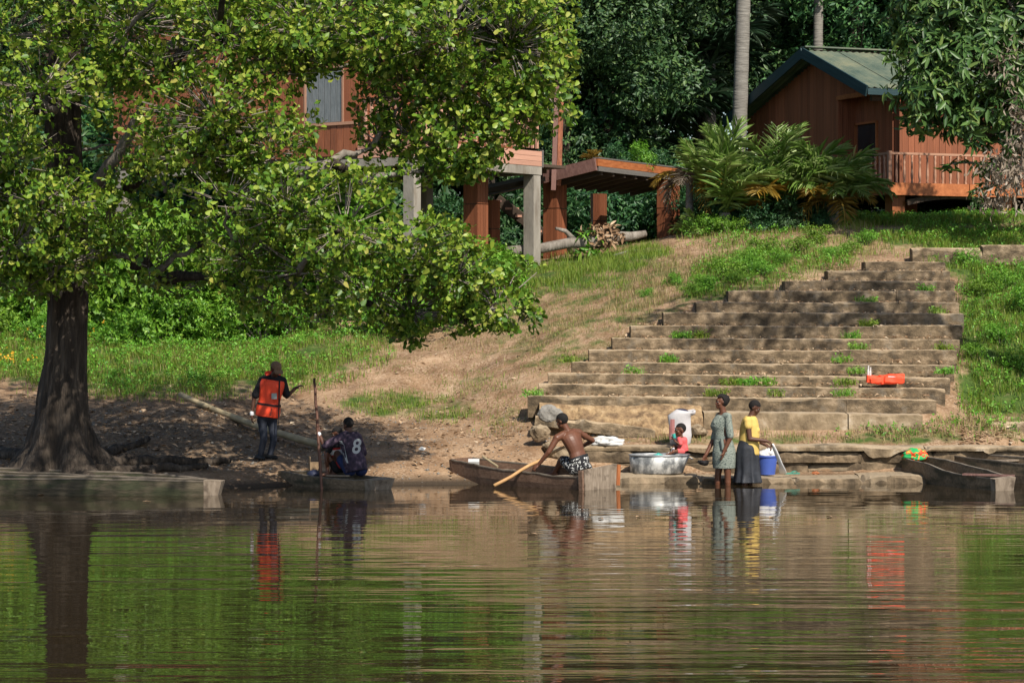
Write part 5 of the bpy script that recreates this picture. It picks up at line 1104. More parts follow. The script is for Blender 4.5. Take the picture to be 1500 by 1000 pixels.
def remesh(mb, name, m, voxel=.009, smooth=4, wrinkle=0.0, wscale=14.0):
    me = mb.mesh('tmp', m); o = bpy.data.objects.new('tmp', me); COL.objects.link(o)
    r_ = o.modifiers.new('r', 'REMESH'); r_.mode = 'VOXEL'; r_.voxel_size = voxel; r_.use_smooth_shade = True
    if smooth: s_ = o.modifiers.new('s', 'SMOOTH'); s_.iterations = smooth; s_.factor = .5
    dg = bpy.context.evaluated_depsgraph_get(); out = bpy.data.meshes.new_from_object(o.evaluated_get(dg)); out.name = name
    bpy.data.objects.remove(o); bpy.data.meshes.remove(me)
    if wrinkle:
        n = len(out.vertices); co = np.empty(n * 3, np.float32); out.vertices.foreach_get('co', co); co = co.reshape(-1, 3); no = np.empty(n * 3, np.float32); out.vertices.foreach_get('normal', no); no = no.reshape(-1, 3)
        k = (noise3(co * np.array([1, 1, .55]), wscale) - .5) * 2 * wrinkle + (noise3(co * np.array([1, 1, .35]) + 5, wscale * .45) - .5) * 2 * wrinkle
        out.vertices.foreach_set('co', (co + no * k[:, None]).astype(np.float32).ravel()); out.update()
    out.materials.clear(); out.materials.append(M[m]); out.polygons.foreach_set('use_smooth', np.ones(len(out.polygons), dtype=bool))
    return out
def hand(mb, w, d, pn, s=1.0, curl=25):
    """palm, four fingers and a thumb; d points along the hand, pn out of the palm"""
    d = Vector(d).normalized(); pn = Vector(pn); pn = (pn - d * pn.dot(d)).normalized(); sd = d.cross(pn)
    w = Vector(w); pc = w + d * .05 * s
    ell(mb, pc, (.052 * s, .040 * s, .017 * s), Matrix((d, sd, pn)).transposed()); rcone(mb, w - d * .02 * s, w + d * .03 * s, .026 * s, .026 * s, 8)
    for k, (off, ln) in enumerate(((-.031, .066), (-.011, .078), (.010, .073), (.029, .058))):
        p = w + d * .088 * s + sd * off * s; a = R(curl * .6); dd = d * math.cos(a) + pn * math.sin(a) + sd * off * 2.0
        q = p + dd.normalized() * ln * .48 * s; a = R(curl * 1.9); dd2 = d * math.cos(a) + pn * math.sin(a); q2 = q + dd2 * ln * .33 * s; a = R(curl * 2.8); q3 = q2 + (d * math.cos(a) + pn * math.sin(a)) * ln * .25 * s
        rcone(mb, p - d * .02 * s, q, .0098 * s, .009 * s, 7); rcone(mb, q, q2, .009 * s, .0084 * s, 7); rcone(mb, q2, q3, .0084 * s, .007 * s, 7)
    t0 = w + d * .028 * s - sd * .030 * s; t1 = t0 + (d * .6 - sd * .75 + pn * .35).normalized() * .042 * s; t2 = t1 + (d * .85 - sd * .2 + pn * .5).normalized() * .032 * s
    rcone(mb, t0, t1, .0125 * s, .0105 * s, 7); rcone(mb, t1, t2, .0105 * s, .0085 * s, 7)
def foot(mb, a, toe, s=1.0, r=.036):
    a, toe = Vector(a), Vector(toe); d = (toe - a); d.z = 0; d.normalize(); h = a - d * .045 * s; h.z = toe.z + r * .8 * s
    rcone(mb, a, h, .036 * s, r * s, 9); rcone(mb, h, toe + V(0, 0, r * .55 * s), r * s, r * .8 * s, 9); rcone(mb, a, toe - d * .05 * s + V(0, 0, r * .8 * s), .034 * s, r * .7 * s, 9)
def head(mb, c, f, s=1.0, up=(0, 0, 1)):
    f = Vector(f).normalized(); u = Vector(up); u = (u - f * u.dot(f)).normalized(); l = u.cross(f); c = Vector(c); Mx = Matrix((l, f, u)).transposed()
    g = lambda a, b, e: c + l * a * s + f * b * s + u * e * s
    ell(mb, g(0, -.012, .022), (.074 * s, .092 * s, .088 * s), Mx, 3); ell(mb, g(0, .028, -.045), (.056 * s, .058 * s, .068 * s), Mx); ell(mb, g(0, .058, -.088), (.030 * s, .026 * s, .022 * s), Mx)
    ell(mb, g(0, .083, -.022), (.015 * s, .024 * s, .020 * s), Mx); rcone(mb, g(0, .078, .018), g(0, .095, -.022), .009 * s, .012 * s, 7)           # nose
    rcone(mb, g(-.032, .075, .030), g(.032, .075, .030), .014 * s, .014 * s, 7)                                                                            # brow
    ell(mb, g(0, .080, -.058), (.026 * s, .014 * s, .009 * s), Mx); ell(mb, g(0, .077, -.073), (.024 * s, .014 * s, .010 * s), Mx)                        # lips
    for q in (-1, 1): ell(mb, g(q * .074, -.012, -.008), (.010 * s, .020 * s, .032 * s), Mx); ell(mb, g(q * .040, .052, -.030), (.024 * s, .026 * s, .024 * s), Mx)
    return g, Mx
def torso(mb, J, s, infl=0.0, t0=0.0, t1=1.0, dep=0.0, table=None, build=1.0):
    tb_ = table or [(0, .155, .115), (.18, .160, .118), (.42, .132, .100), (.62, .150, .112), (.82, .172, .115), (.95, .150, .092), (1.04, .075, .060)]
    p, c = J['pelvis'], J['chest']; l0 = (J['hR'] - J['hL']).normalized(); l1 = (J['sR'] - J['sL']).normalized(); spn = (c - p); rings = []
    bend = J.get('bend', V(0, 0, 0))
    for i in range(13):
        t = t0 + (t1 - t0) * i / 12; w = np.interp(t, [q[0] for q in tb_], [q[1] for q in tb_]) * s * build + infl; d = np.interp(t, [q[0] for q in tb_], [q[2] for q in tb_]) * s * build + infl + dep
        l = l0.lerp(l1, min(1, max(0, t))).normalized(); f = spn.normalized().cross(l).normalized(); l = f.cross(spn.normalized()).normalized()
        rings.append(ring(p + spn * t + bend * (4 * t * (1 - t)), l, f, w, d))
    mb.loft(rings); return mb
def limb(mb, a, b, c, ra, rb_, rc, infl=0.0, frac=1.0):
    rcone(mb, a, b, ra + infl, rb_ + infl)
    rcone(mb, b, b.lerp(c, frac), rb_ + infl, rb_ + (rc - rb_) * frac + infl)
def figure(name, label, base, J, s, f, skin, hands, feet=(), up=(0, 0, 1), hair=(.006, -.25), hs=1.0, voxel=.0085, bld=1.0, limbk=1.0, hair_m='hair'):
    T = Thing(name, base, label, 'person'); mb = MB(); torso(mb, J, s, build=bld)
    rcone(mb, J['chest'] - (J['chest'] - J['pelvis']).normalized() * .05 * s, J['head'] - (J['head'] - J['chest']).normalized() * .03 * s, .060 * s, .052 * s)
    g, Mx = head(mb, J['head'], f, s * hs, up)
    k = limbk * s
    for q in 'LR':
        rcone(mb, J['chest'].lerp(J['s' + q], .45), J['s' + q], .062 * k, .060 * k); limb(mb, J['s' + q], J['e' + q], J['w' + q], .054 * k, .041 * k, .029 * k)
        mid = J['s' + q].lerp(J['e' + q], .45); ell(mb, mid, (.05 * k, .05 * k, .06 * k))
        limb(mb, J['h' + q], J['k' + q], J['a' + q], .086 * k, .056 * k, .037 * k); calf = J['k' + q].lerp(J['a' + q], .3); ell(mb, calf, (.055 * k, .055 * k, .075 * k))
    for w, d, pn, cu in hands: hand(mb, w, d, pn, s, cu)
    for a, t in feet: foot(mb, a, t, s)
    body = T.mpart('body', remesh(mb, 'body', skin, voxel, 3))
    hm = MB(); ell(hm, g(0, -.016, .030), ((.076 + hair[0]) * s * hs, (.093 + hair[0]) * s * hs, (.090 + hair[0]) * s * hs), Mx, 3)
    keep = []                                                                            # hair stops at the hairline
    vs = [Vector(v) for v in hm.v]; ff = Vector(f).normalized(); u_ = Mx.col[2]; c_ = J['head']
    ok = [((v - c_).dot(u_) > (hair[1] * .1 + .062) * s * hs) or ((v - c_).dot(Mx.col[1]) < .012 * s * hs and (v - c_).dot(u_) > -.058 * s * hs) or ((v - c_).dot(Mx.col[1]) < -.05 * s * hs and (v - c_).dot(u_) > -.085 * s * hs) for v in vs]
    hm.f = [q for q in hm.f if all(ok[i] for i in q)]
    T.part('hair', hm, hair_m, smooth=True)
    for q in (-1, 1):
        e = T.part('eye', ell(MB(), g(q * .031, .070, .006), (.0105 * s * hs,) * 3, None, 1), 'eye_white', smooth=True); T.part('pupil', ell(MB(), g(q * .032, .080, .006), (.006 * s * hs,) * 3, None, 1), 'eye_dark', parent=e)
    T.g, T.Mx, T.J, T.s, T.f = g, Mx, J, s, f
    return T
def joints(Y0, d):
    J = {k: P(v[0], v[1], Y0 + v[2]) for k, v in d.items() if k != 'bend'}
    if 'bend' in d: J['bend'] = Vector(d['bend'])
    return J

# man in the orange life vest, stepping along the bank
Y0 = 40.75
J = joints(Y0, dict(pelvis=(391.5, 611, .02), chest=(400, 552, .0), head=(404, 541, -.06), sL=(385, 557, -.03), sR=(414, 558, .06), eL=(372, 583, -.04), wL=(369, 606, -.07), eR=(420, 581, .12), wR=(432, 569, .15),
                    hL=(384.5, 615, -.02), hR=(398.5, 615, .05), kL=(386.5, 643, -.07), kR=(401, 645, -.02), aL=(378.5, 679, .02), aR=(391.5, 681, -.03)))
tz = {}
for k, (a, px, py, dy) in {'L': ('aL', 386, 688, -.16), 'R': ('aR', 404, 689, -.14)}.items(): tz[k] = P(px, py, Y0 + dy); gg = gz(tz[k].x, tz[k].y); tz[k].z = gg + .005; 
vm = figure('person', 'person in orange life vest, tan cap and dark leggings walking on the bank', P(391, 689, Y0), J, .97, (.5, -.72, -.5), 'skin_b', [(J['wL'], (-.03, -.12, -1), (.9, .2, 0), 22), (J['wR'], (.75, .1, .45), (0, .2, -1), 30)], limbk=.88)
mb = MB(); torso(mb, J, .97, .006, -.05, .35); [limb(mb, J['h' + q], J['k' + q], J['a' + q], .076, .050, .036, .005) for q in 'LR']; [rcone(mb, J['pelvis'], J['h' + q], .10, .09) for q in 'LR']
vm.mpart('leggings', remesh(mb, 'leggings', 'leggings_navy', .009, 3, .003))
mb = MB(); torso(mb, J, .97, .014, .05, 1.02); [(rcone(mb, J['chest'].lerp(J['s' + q], .4), J['s' + q], .07, .072), rcone(mb, J['s' + q], J['s' + q].lerp(J['e' + q], .82), .066, .062)) for q in 'LR']
vm.mpart('shirt', remesh(mb, 'shirt', 'tee_black', .009, 3, .004))
mb = MB(); torso(mb, J, .97, .042, .02, .93, .025); [(rcone(mb, J['chest'].lerp(J['s' + q], .55) + V(0, -.06, -.10), J['chest'].lerp(J['s' + q], .50) + V(0, .0, .03), .052, .05), rcone(mb, J['chest'].lerp(J['s' + q], .50) + V(0, .0, .03), J['chest'].lerp(J['s' + q], .55) + V(0, .09, -.08), .05, .05)) for q in 'LR']
rcone(mb, J['chest'] + V(-.10, .06, .05), J['chest'] + V(.08, .09, .05), .045, .045)
vest = vm.mpart('life_vest', remesh(mb, 'life_vest', 'vest_orange', .010, 3, .006, 9))
for t, hgt in ((.30, .03),):
    mb = MB(); torso(mb, J, .97, .052, t, t + hgt / (J['chest'] - J['pelvis']).length, .027); vm.part('strap', mb, 'strap_black', parent=vest)
vm.part('strap', MB().bar(P(410, 584, Y0 - .19), P(407, 630, Y0 - .18), .02, .006), 'strap_black', parent=vest); vm.part('strap', MB().bar(P(397.5, 598, Y0 - .215), P(396.5, 609, Y0 - .215), .035, .008), 'strap_black', parent=vest)
vm.part('reflective_patch', MB().box(P(401.5, 580, Y0 - .195), (.085, .012, .09), Matrix.Rotation(R(14), 3, 'Z')), 'patch_grey', parent=vest)
vm.part('zip', MB().bar(P(409.5, 556, Y0 - .135), P(408, 612, Y0 - .165), .02, .012), 'strap_black', parent=vest)
mb = MB(); g = vm.g; ell(mb, g(0, -.012, .040), (.086, .104, .088), vm.Mx, 3); keepv = [i for i, v in enumerate(mb.v) if (Vector(v) - J['head']).dot(vm.Mx.col[2]) > .028]; ks = set(keepv); mb.f = [f for f in mb.f if all(i in ks for i in f)]
cp_ = vm.part('cap', mb, 'cap_tan', smooth=True)
mb = MB(); rows = [[g(a * .078, .07 + .105 * e * math.sqrt(max(0, 1 - (a * .85) ** 2)), .040 - .030 * e - .012 * a * a) for a in np.linspace(-1, 1, 9)] for e in (0, .5, 1)]
vs = [v for r_ in rows for v in r_]; mb.add(vs + [v + V(0, 0, .008) for v in vs], [(i * 9 + j, i * 9 + j + 1, i * 9 + j + 10, i * 9 + j + 9) for i in range(2) for j in range(8)] + [(27 + i * 9 + j + 9, 27 + i * 9 + j + 10, 27 + i * 9 + j + 1, 27 + i * 9 + j) for i in range(2) for j in range(8)]); vm.part('brim', mb, 'cap_tan', parent=cp_)
for q in 'LR':
    mb = MB(); foot(mb, J['a' + q] + V(0, 0, -.03), tz[q], .97, .044); sh = vm.mpart('shoe', remesh(mb, 'shoe', 'shoe_black', .008, 2)); vm.part('shoe_stripe', MB().bar(J['a' + q] + V(.02, -.055, -.035), J['a' + q] + V(.06, -.075, -.055), .02, .02), 'shoe_green', parent=sh)
vm.part('wristband', rcone(MB(), J['wL'] + V(0, 0, .015), J['wL'] + V(0, 0, -.004), .034, .034), 'cuff_white')

# paddler in the purple jersey
Y0 = 39.05
J = joints(Y0, dict(pelvis=(521, 685, .0), chest=(511, 634, .06), head=(510, 622, .08), sL=(499.5, 640, -.04), sR=(525, 644, .06), eL=(475, 653, -.12), wL=(467, 635, -.10), eR=(533, 664, .16), wR=(514, 676, .34), hL=(512, 688, -.02), hR=(529, 688, .05), kL=(494, 664, .26), kR=(508, 664, .42), aL=(486, 690, .42), aR=(499, 690, .55)))
jp = figure('person', 'person in purple numbered jersey seen from behind, holding a long pole in the small canoe', P(521, 697, Y0), J, .93, (-.62, .70, -.30), 'skin_b', [(J['wL'], (-.18, .0, 1), (.25, .95, 0), 62), (J['wR'], (-.8, .5, .1), (0, 0, -1), 40)])
mb = MB(); torso(mb, J, .93, .034, -.10, 1.0, .015); [(rcone(mb, J['chest'].lerp(J['s' + q], .4), J['s' + q], .07, .072), rcone(mb, J['s' + q], J['s' + q].lerp(J['e' + q], .95), .068, .060)) for q in 'LR']
jm = remesh(mb, 'jersey', 'jersey_purple', .009, 3, .006, 10)
bv = BVHTree.FromPolygons([v.co[:] for v in jm.vertices], [tuple(p.vertices) for p in jm.polygons])
def drape(mb, off=.004):
    out = []
    for v in mb.v:
        h_ = bv.ray_cast(Vector(v) - V(0, 1.0, 0), V(0, 1, 0)); out.append(tuple(h_[0] - V(0, off, 0)) if h_[0] is not None else tuple(Vector(v)))
    mb.v = out; return mb
tc_ = bpy.data.curves.new('digit', 'FONT'); tc_.body = '8'; tc_.size = .30; tc_.offset = .006; tc_.align_x = 'CENTER'; tc_.align_y = 'CENTER'; to_ = bpy.data.objects.new('digit', tc_); COL.objects.link(to_)
dm = bpy.data.meshes.new_from_object(to_.evaluated_get(bpy.context.evaluated_depsgraph_get())); bpy.data.objects.remove(to_)
bm = bmesh.new(); bm.from_mesh(dm); bmesh.ops.triangulate(bm, faces=bm.faces); bmesh.ops.subdivide_edges(bm, edges=bm.edges, cuts=2, use_grid_fill=True); c0 = P(523, 654, Y0)
dg_ = MB().add([c0 + V(v.co.x * .85 - v.co.y * -.12, 0, v.co.y) for v in bm.verts], [tuple(v.index for v in f.verts) for f in bm.faces]); bm.free()
jers = jp.mpart('jersey', jm)
jp.part('number', drape(dg_), 'jersey_white', parent=jers)
st_ = MB(); vs = []
for i in range(12):
    t = i / 11; a = P(499.5 + 8.5 * t + 2 * t * t, 645 + 32 * t, Y0); w = (.032 * (1 - t) + .012) * (1 if t > .1 else .5); vs += [a + V(-w, 0, 0), a + V(w, 0, 0)]
jp.part('side_stripe', drape(st_.add(vs, [(2 * i, 2 * i + 1, 2 * i + 3, 2 * i + 2) for i in range(11)])), 'jersey_white', parent=jers)
mb = MB(); torso(mb, J, .93, .012, -.10, .06, .0); [rcone(mb, J['h' + q], J['h' + q].lerp(J['k' + q], .6), .10, .085) for q in 'LR']; jp.mpart('shorts', remesh(mb, 'shorts', 'shorts_blue', .010, 3, .005))
jp.part('wristband', rcone(MB(), J['wL'] + V(.004, 0, -.02), J['wL'] + V(.001, 0, .0), .034, .034), 'cuff_white')
hp_ = J['wL'] + V(-.018, .015, .085); a = P(461.5, 551, Y0 - .08); b = P(473, 735, Y0 - .42); a = hp_ + (hp_ - b).normalized() * (a - hp_).length
single('punting_pole', MB().tube(wob([a.lerp(b, i / 10) for i in range(11)], .006, rt), [.019, .02, .021, .021, .022, .022, .023, .023, .022, .022, .02], 8), 'pole_wood', 'long dark upright wooden pole held by the jersey paddler', 'pole', smooth=True)
# child in front of the paddler
Y1 = 39.45
J = joints(Y1, dict(pelvis=(497, 684, .0), chest=(493, 647, -.02), head=(493.5, 635, -.02), sL=(486, 650, -.10), sR=(500, 650, .08), eL=(480, 662, -.14), wL=(478, 674, -.2), eR=(496, 665, .16), wR=(484, 672, .1), hL=(493, 686, -.07), hR=(499, 686, .07), kL=(478, 663, -.10), kR=(488, 666, .02), aL=(480, 692, -.16), aR=(489, 693, -.05)))
ch = figure('person', 'child in red, white and black shirt sitting before the jersey paddler', P(494, 697, Y1), J, .70, (-.85, -.15, -.3), 'skin_c', [(J['wL'], (.2, .1, -1), (0, .9, 0), 25), (J['wR'], (-.6, 0, -.6), (0, -.9, 0), 30)], [(J['aL'], J['aL'] + V(-.11, -.03, -.05)), (J['aR'], J['aR'] + V(-.11, -.03, -.05))], hs=1.22)
mb = MB(); torso(mb, J, .70, .018, -.02, 1.0, .01); sh_ = ch.mpart('shirt', remesh(mb, 'shirt', 'shirt_red', .008, 3, .004))
mb = MB(); torso(mb, J, .70, .023, .52, .72, .012); ch.part('white_band', mb, 'shirt_white', parent=sh_)
mb = MB(); torso(mb, J, .70, .024, .80, 1.0, .012); [rcone(mb, J['s' + q], J['s' + q].lerp(J['e' + q], .8), .055, .05) for q in 'LR']; ch.mpart('sleeves', remesh(mb, 'sleeves', 'shirt_black', .008, 3, .003), parent=sh_)
mb = MB(); torso(mb, J, .70, .012, -.14, .12); [rcone(mb, J['h' + q], J['h' + q].lerp(J['k' + q], .35), .072, .066) for q in 'LR']; ch.mpart('shorts', remesh(mb, 'shorts', 'shirt_black', .009, 3))

# shirtless rower
Y0 = 39.2
J = joints(Y0, dict(pelvis=(850, 683, .0), chest=(832.5, 632, .06), head=(823, 616.5, .06), sL=(815.5, 641.5, -.07), sR=(848, 633.5, .13), eL=(803.5, 662, -.12), wL=(789, 680, -.06), eR=(868, 645, .25), wR=(850, 655, .48), hL=(841, 686, -.05), hR=(858, 685, .08), kL=(824, 672, .34), kR=(842, 670, .5), aL=(812, 692, .42), aR=(828, 692, .58), bend=(.02, -.03, 0)))
by = figure('person', 'shirtless boy in spotted black shorts rowing the plank boat', P(850, 695, Y0), J, .98, (-.80, .45, -.32), 'skin_c', [(J['wL'], (-.75, -.12, -.55), (-.3, .3, -.8), 55), (J['wR'], (-.8, .3, .1), (0, -.2, -1), 60)], [(J['aL'], J['aL'] + V(-.12, .1, -.06)), (J['aR'], J['aR'] + V(-.12, .1, -.06))], voxel=.0075)
mb = MB(); torso(mb, J, .98, .014, -.12, .27, .006); [rcone(mb, J['h' + q], J['h' + q].lerp(J['k' + q], .75), .104, .088) for q in 'LR']; sh_ = by.mpart('shorts', remesh(mb, 'shorts', 'swim_print', .009, 3, .004))
mb = MB(); torso(mb, J, .98, .019, .235, .285, .007); by.part('waistband', mb, 'strap_black', parent=sh_)
gr = J['wL'] + V(-.075, -.02, -.062); a = P(723.5, 711, 38.85); b = P(826, 654, Y0 + .36); gp = a.lerp(b, .53); gr = gp
single('paddle_stick', MB().tube(wob([a.lerp(b, i / 8) for i in range(9)], .008, rt), [.026, .027, .026, .025, .026, .026, .025, .025, .024], 8), 'paddle_wood', 'tan wooden paddle stick dipped in the water by the shirtless boy', 'paddle', smooth=True)
a, b = P(707, 668, 40.2), P(729, 683, 39.9); single('short_pole', MB().tube([a, b], [.016, .018], 7), 'bamboo', 'short pole leaning over the side inside the plank boat', 'pole')
cpt = P(694, 676, 40.15); single('paper_sheet', MB().box(cpt, (.17, .12, .05), Matrix.Rotation(R(20), 3, 'X')), 'litter_white', 'white folded sheet lying in the bow of the plank boat', 'paper')

# toddler on the rim of the basin
Y0 = 41.0
J = joints(Y0, dict(pelvis=(1000.5, 658, .0), chest=(998.5, 640.5, -.01), head=(996.3, 629.5, -.02), sL=(995, 643, -.09), sR=(1001, 643, .07), eL=(997.5, 652, -.13), wL=(989, 646, -.14), eR=(994, 651, .08), wR=(987, 643.5, -.02), hL=(999, 660.5, -.06), hR=(999, 660, .05), kL=(988, 660.5, -.13), kR=(987.5, 654, .0), aL=(980.5, 664, -.15), aR=(984, 663, -.02)))
td = figure('toddler', 'toddler in pink romper sitting on the basin rim holding a cup', P(1000, 664, Y0), J, .47, (-.97, -.25, -.05), 'skin_c', [(J['wL'], (-.5, .2, .8), (-.7, 0, .3), 45), (J['wR'], (-.4, -.3, .8), (-.7, 0, .3), 45)], [(J['aL'], J['aL'] + V(-.05, -.01, -.02)), (J['aR'], J['aR'] + V(-.04, -.01, -.015))], hs=1.95, voxel=.006, hair=(.001, -.2))
td.o['category'] = 'person'; td.o.name = 'person'
mb = MB(); torso(mb, J, .47, .020, -.15, 1.0, .012); [rcone(mb, J['s' + q], J['s' + q].lerp(J['e' + q], .75), .042, .04) for q in 'LR']; [rcone(mb, J['h' + q], J['h' + q].lerp(J['k' + q], .4), .055, .05) for q in 'LR']; td.mpart('romper', remesh(mb, 'romper', 'romper_pink', .007, 3, .003))
mb = MB(); rcone(mb, J['kR'].lerp(J['aR'], .2), J['aR'], .026, .024); foot(mb, J['aR'], J['aR'] + V(-.05, -.01, -.015), .52); td.mpart('sock', remesh(mb, 'sock', 'sock_white', .006, 2))
cc = P(988, 638, Y0 - .09); single('drinking_cup', MB().tube([cc + V(.0, 0, -.035), cc + V(-.015, 0, .03), cc + V(-.014, 0, .032), cc + V(.0, 0, -.02)], [.022, .030, .026, .018], 12), 'cup_teal', 'teal cup held to the mouth of the toddler', 'cup')

# woman in the grey dress
Y0 = 39.72
J = joints(Y0, dict(pelvis=(1060, 657, .0), chest=(1060, 606.5, .0), head=(1056.5, 589, .0), sL=(1054, 609, .14), sR=(1066, 610, -.13), eR=(1070, 640.5, -.17), wR=(1060.5, 661, -.18), eL=(1044.5, 645, .10), wL=(1034, 666, .02), hL=(1057, 660, .09), hR=(1062, 660, -.08), kL=(1052, 693, .06), kR=(1066, 693, -.08), aL=(1050, 733, .08), aR=(1066, 735, -.06)))
gwm = figure('person', 'woman in patterned grey dress standing in the shallows, pot in hand', P(1060, 738, Y0), J, .95, (-.90, -.30, .02), 'skin_c', [(J['wR'], (-.18, .05, -1), (-.8, .3, 0), 25), (J['wL'], (-.45, -.1, -.85), (.2, -.6, -.4), 55)], [(J['aL'], J['aL'] + V(-.14, -.04, -.07)), (J['aR'], J['aR'] + V(-.14, -.04, -.07))], hair=(.022, .1))
def ringspx(mb, Y0, rows, lat=V(1, 0, 0), fwd=V(0, 1, 0), fold=0.0):
    rg = []
    for i, (c_, y_, w_, d_) in enumerate(rows):
        c0_ = P(c_, y_, Y0); t = fold * i / max(1, len(rows) - 1)
        rg.append([c0_ + (v - c0_) * (1 + t * math.sin(j / 48 * 2 * math.pi * 9 + .5 * math.sin(j)) ) for j, v in enumerate(ring(c0_, lat, fwd, w_ / K * Y0, d_, 48))])
    mb.loft(rg); return mb
mb = MB(); ringspx(mb, Y0, [(1060, 607.5, 9, .11), (1059, 611, 12, .15), (1056.5, 618, 14, .155), (1055, 624, 14.5, .145), (1056.5, 632, 12.8, .125), (1058.5, 640, 12.2, .12), (1060, 650, 14.5, .145), (1060.5, 662, 17.2, .165), (1061, 674, 17.6, .168), (1061, 685.5, 16.6, .16)])
rcone(mb, J['sR'] + V(-.02, .03, .0), J['sR'], .072, .066); rcone(mb, J['sR'], J['sR'].lerp(J['eR'], .93), .062, .054); rcone(mb, J['sL'], J['sL'].lerp(J['eL'], .9), .062, .052); ell(mb, P(1049, 620, Y0 - .06), (.055, .065, .06)); ell(mb, P(1049, 620, Y0 + .06), (.055, .065, .06))
dr = gwm.mpart('dress', remesh(mb, 'dress', 'dress_grey', .009, 3, .006, 11))
mb = MB(); ringspx(mb, Y0, [(1058.4, 638, 13.2, .134), (1058.6, 642.5, 13.4, .136)]); gwm.part('waist_tie', mb, 'dress_base', parent=dr)
tp_ = P(1057, 642, Y0 - .15); gwm.part('waist_tie', MB().bar(tp_, tp_ + V(.02, -.02, -.17), .05, .02), 'dress_base', parent=dr)
mb = MB(); ell(mb, gwm.g(0, -.055, .045), (.082, .085, .085), gwm.Mx, 3); gwm.part('hair_puff', mb, 'hair', smooth=True)
pt = P(1030, 677, Y0 - .02); pot = MB(); pot.tube([pt + V(-.01, 0, -.045), pt + V(-.006, 0, -.03), pt + V(0, 0, .0), pt + V(0, 0, .03), pt + V(0, 0, .032), pt + V(0, 0, -.02)], [.04, .075, .088, .085, .076, .06], 16); pot.bar(pt + V(.07, -.02, .02), pt + V(.13, -.02, .03), .02, .015)
single('cooking_pot', pot, 'pot_black', 'small blackened pot in the hand of the woman in grey', 'pot', smooth=False)

# woman in the yellow shirt
J = joints(Y0, dict(pelvis=(1096, 660, .0), chest=(1098.5, 611.5, .0), head=(1105.5, 597, .0), sL=(1101, 614, .13), sR=(1095.5, 616, -.13), eR=(1098, 642.5, -.17), wR=(1123, 645.5, -.15), eL=(1106, 643, .12), wL=(1121, 651, .04), hL=(1099, 662, .09), hR=(1093, 662, -.09), kL=(1099, 695, .08), kR=(1092, 695, -.08), aL=(1095, 736, .08), aR=(1088, 736, -.08)))
yw = figure('person', 'woman in yellow shirt and black skirt bending over the blue bucket', P(1095, 740, Y0), J, .94, (.86, -.22, -.46), 'skin_b', [(J['wR'], (.85, .1, -.45), (-.3, .1, -.9), 50), (J['wL'], (.8, -.2, -.4), (-.2, .1, -.9), 45)], [(J['aL'], J['aL'] + V(.13, -.04, -.07)), (J['aR'], J['aR'] + V(.13, -.04, -.07))], hair=(.007, -.1))
mb = MB(); ringspx(mb, Y0, [(1099, 609, 7, .085), (1098.5, 613, 10.5, .14), (1098, 622, 13.5, .16), (1098, 634, 15.2, .155), (1097, 646, 15.2, .155), (1096.5, 657, 15.6, .162), (1098, 664, 14.5, .155), (1101, 668, 10, .12)])
rcone(mb, J['sR'] + V(.02, .04, 0), J['sR'], .07, .07); rcone(mb, J['sR'], J['sR'].lerp(J['eR'], .28), .068, .068); rcone(mb, J['sL'], J['sL'].lerp(J['eL'], .3), .066, .064); ell(mb, P(1108, 630, Y0 - .05), (.06, .07, .065))
yw.mpart('shirt', remesh(mb, 'shirt', 'shirt_yellow', .009, 3, .007, 9))
mb = MB(); ringspx(mb, Y0, [(1096, 645, 12.5, .13), (1095.5, 656, 15.2, .158), (1095.5, 663, 16.2, .165), (1095, 675, 17.4, .172), (1095, 690, 18.2, .18), (1095, 700, 19.6, .19), (1095, 706.5, 20.4, .2)], fold=.09); yw.mpart('skirt', remesh(mb, 'skirt', 'skirt_black', .009, 2, .016, 8))

# ------------------------------------------------------------------ goods on the bank
def blob(c, r, seed, rough=.35, n=3, flat=True, freq=2.0):
    bm = bmesh.new(); bmesh.ops.create_icosphere(bm, subdivisions=n, radius=1.0); vs = np.array([v.co for v in bm.verts]); fs = [tuple(v.index for v in f.verts) for f in bm.faces]; bm.free()
    k = 1 - rough + 2 * rough * (.6 * noise3(vs * freq + seed + 9) + .4 * noise3(vs * freq * 2.7 + seed + 3)); vs = vs * k[:, None] * np.array(r)[None]
    if flat: vs[:, 2] = np.maximum(vs[:, 2], -r[2] * .45)
    return MB().add([tuple(v + np.array(c)) for v in vs], fs)
bc = P(965, 693, 40.62); bc.z = .125
def oval(c, rx, ry, z, n=40): return [Vector(c) + V(math.cos(q) * rx, math.sin(q) * ry, z) for q in [2 * math.pi * j / n for j in range(n)]]
bs = Thing('metal_basin', bc, 'large dented grey metal wash basin on the ledge under the toddler', 'basin')
mb = MB(); mb.loft([oval(bc + V(-.04, 0, 0), .40, .30, 0), oval(bc + V(-.035, 0, 0), .415, .31, .012), oval(bc + V(-.015, 0, 0), .44, .33, .14), oval(bc + V(.012, 0, 0), .475, .355, .285), oval(bc + V(.012, 0, 0), .462, .342, .285), oval(bc + V(-.02, 0, 0), .425, .315, .13), oval(bc + V(-.04, 0, 0), .39, .29, .02)]); bs.part('wall', mb, 'basin_side', smooth=True)
rim = oval(bc + V(.012, 0, 0), .474, .353, .288); bs.part('rim', MB().tube(rim + [rim[0]], .013, 8, False), 'basin_metal', smooth=True)
bs.part('handle', MB().tube([bc + V(.47, -.05, .25), bc + V(.53, -.05, .22), bc + V(.53, .08, .22), bc + V(.47, .08, .25)], .010, 6), 'basin_metal')
cl0 = bc + V(-.02, -.22, .28); single('teal_rag', blob(cl0, (.085, .06, .04), 3, .4), 'cup_teal', 'teal rag hanging over the front rim of the basin', 'rag', smooth=True)
skc = P(996, 650, 41.3); skc.z = .53; sk = MB(); rr_ = random.Random(6)
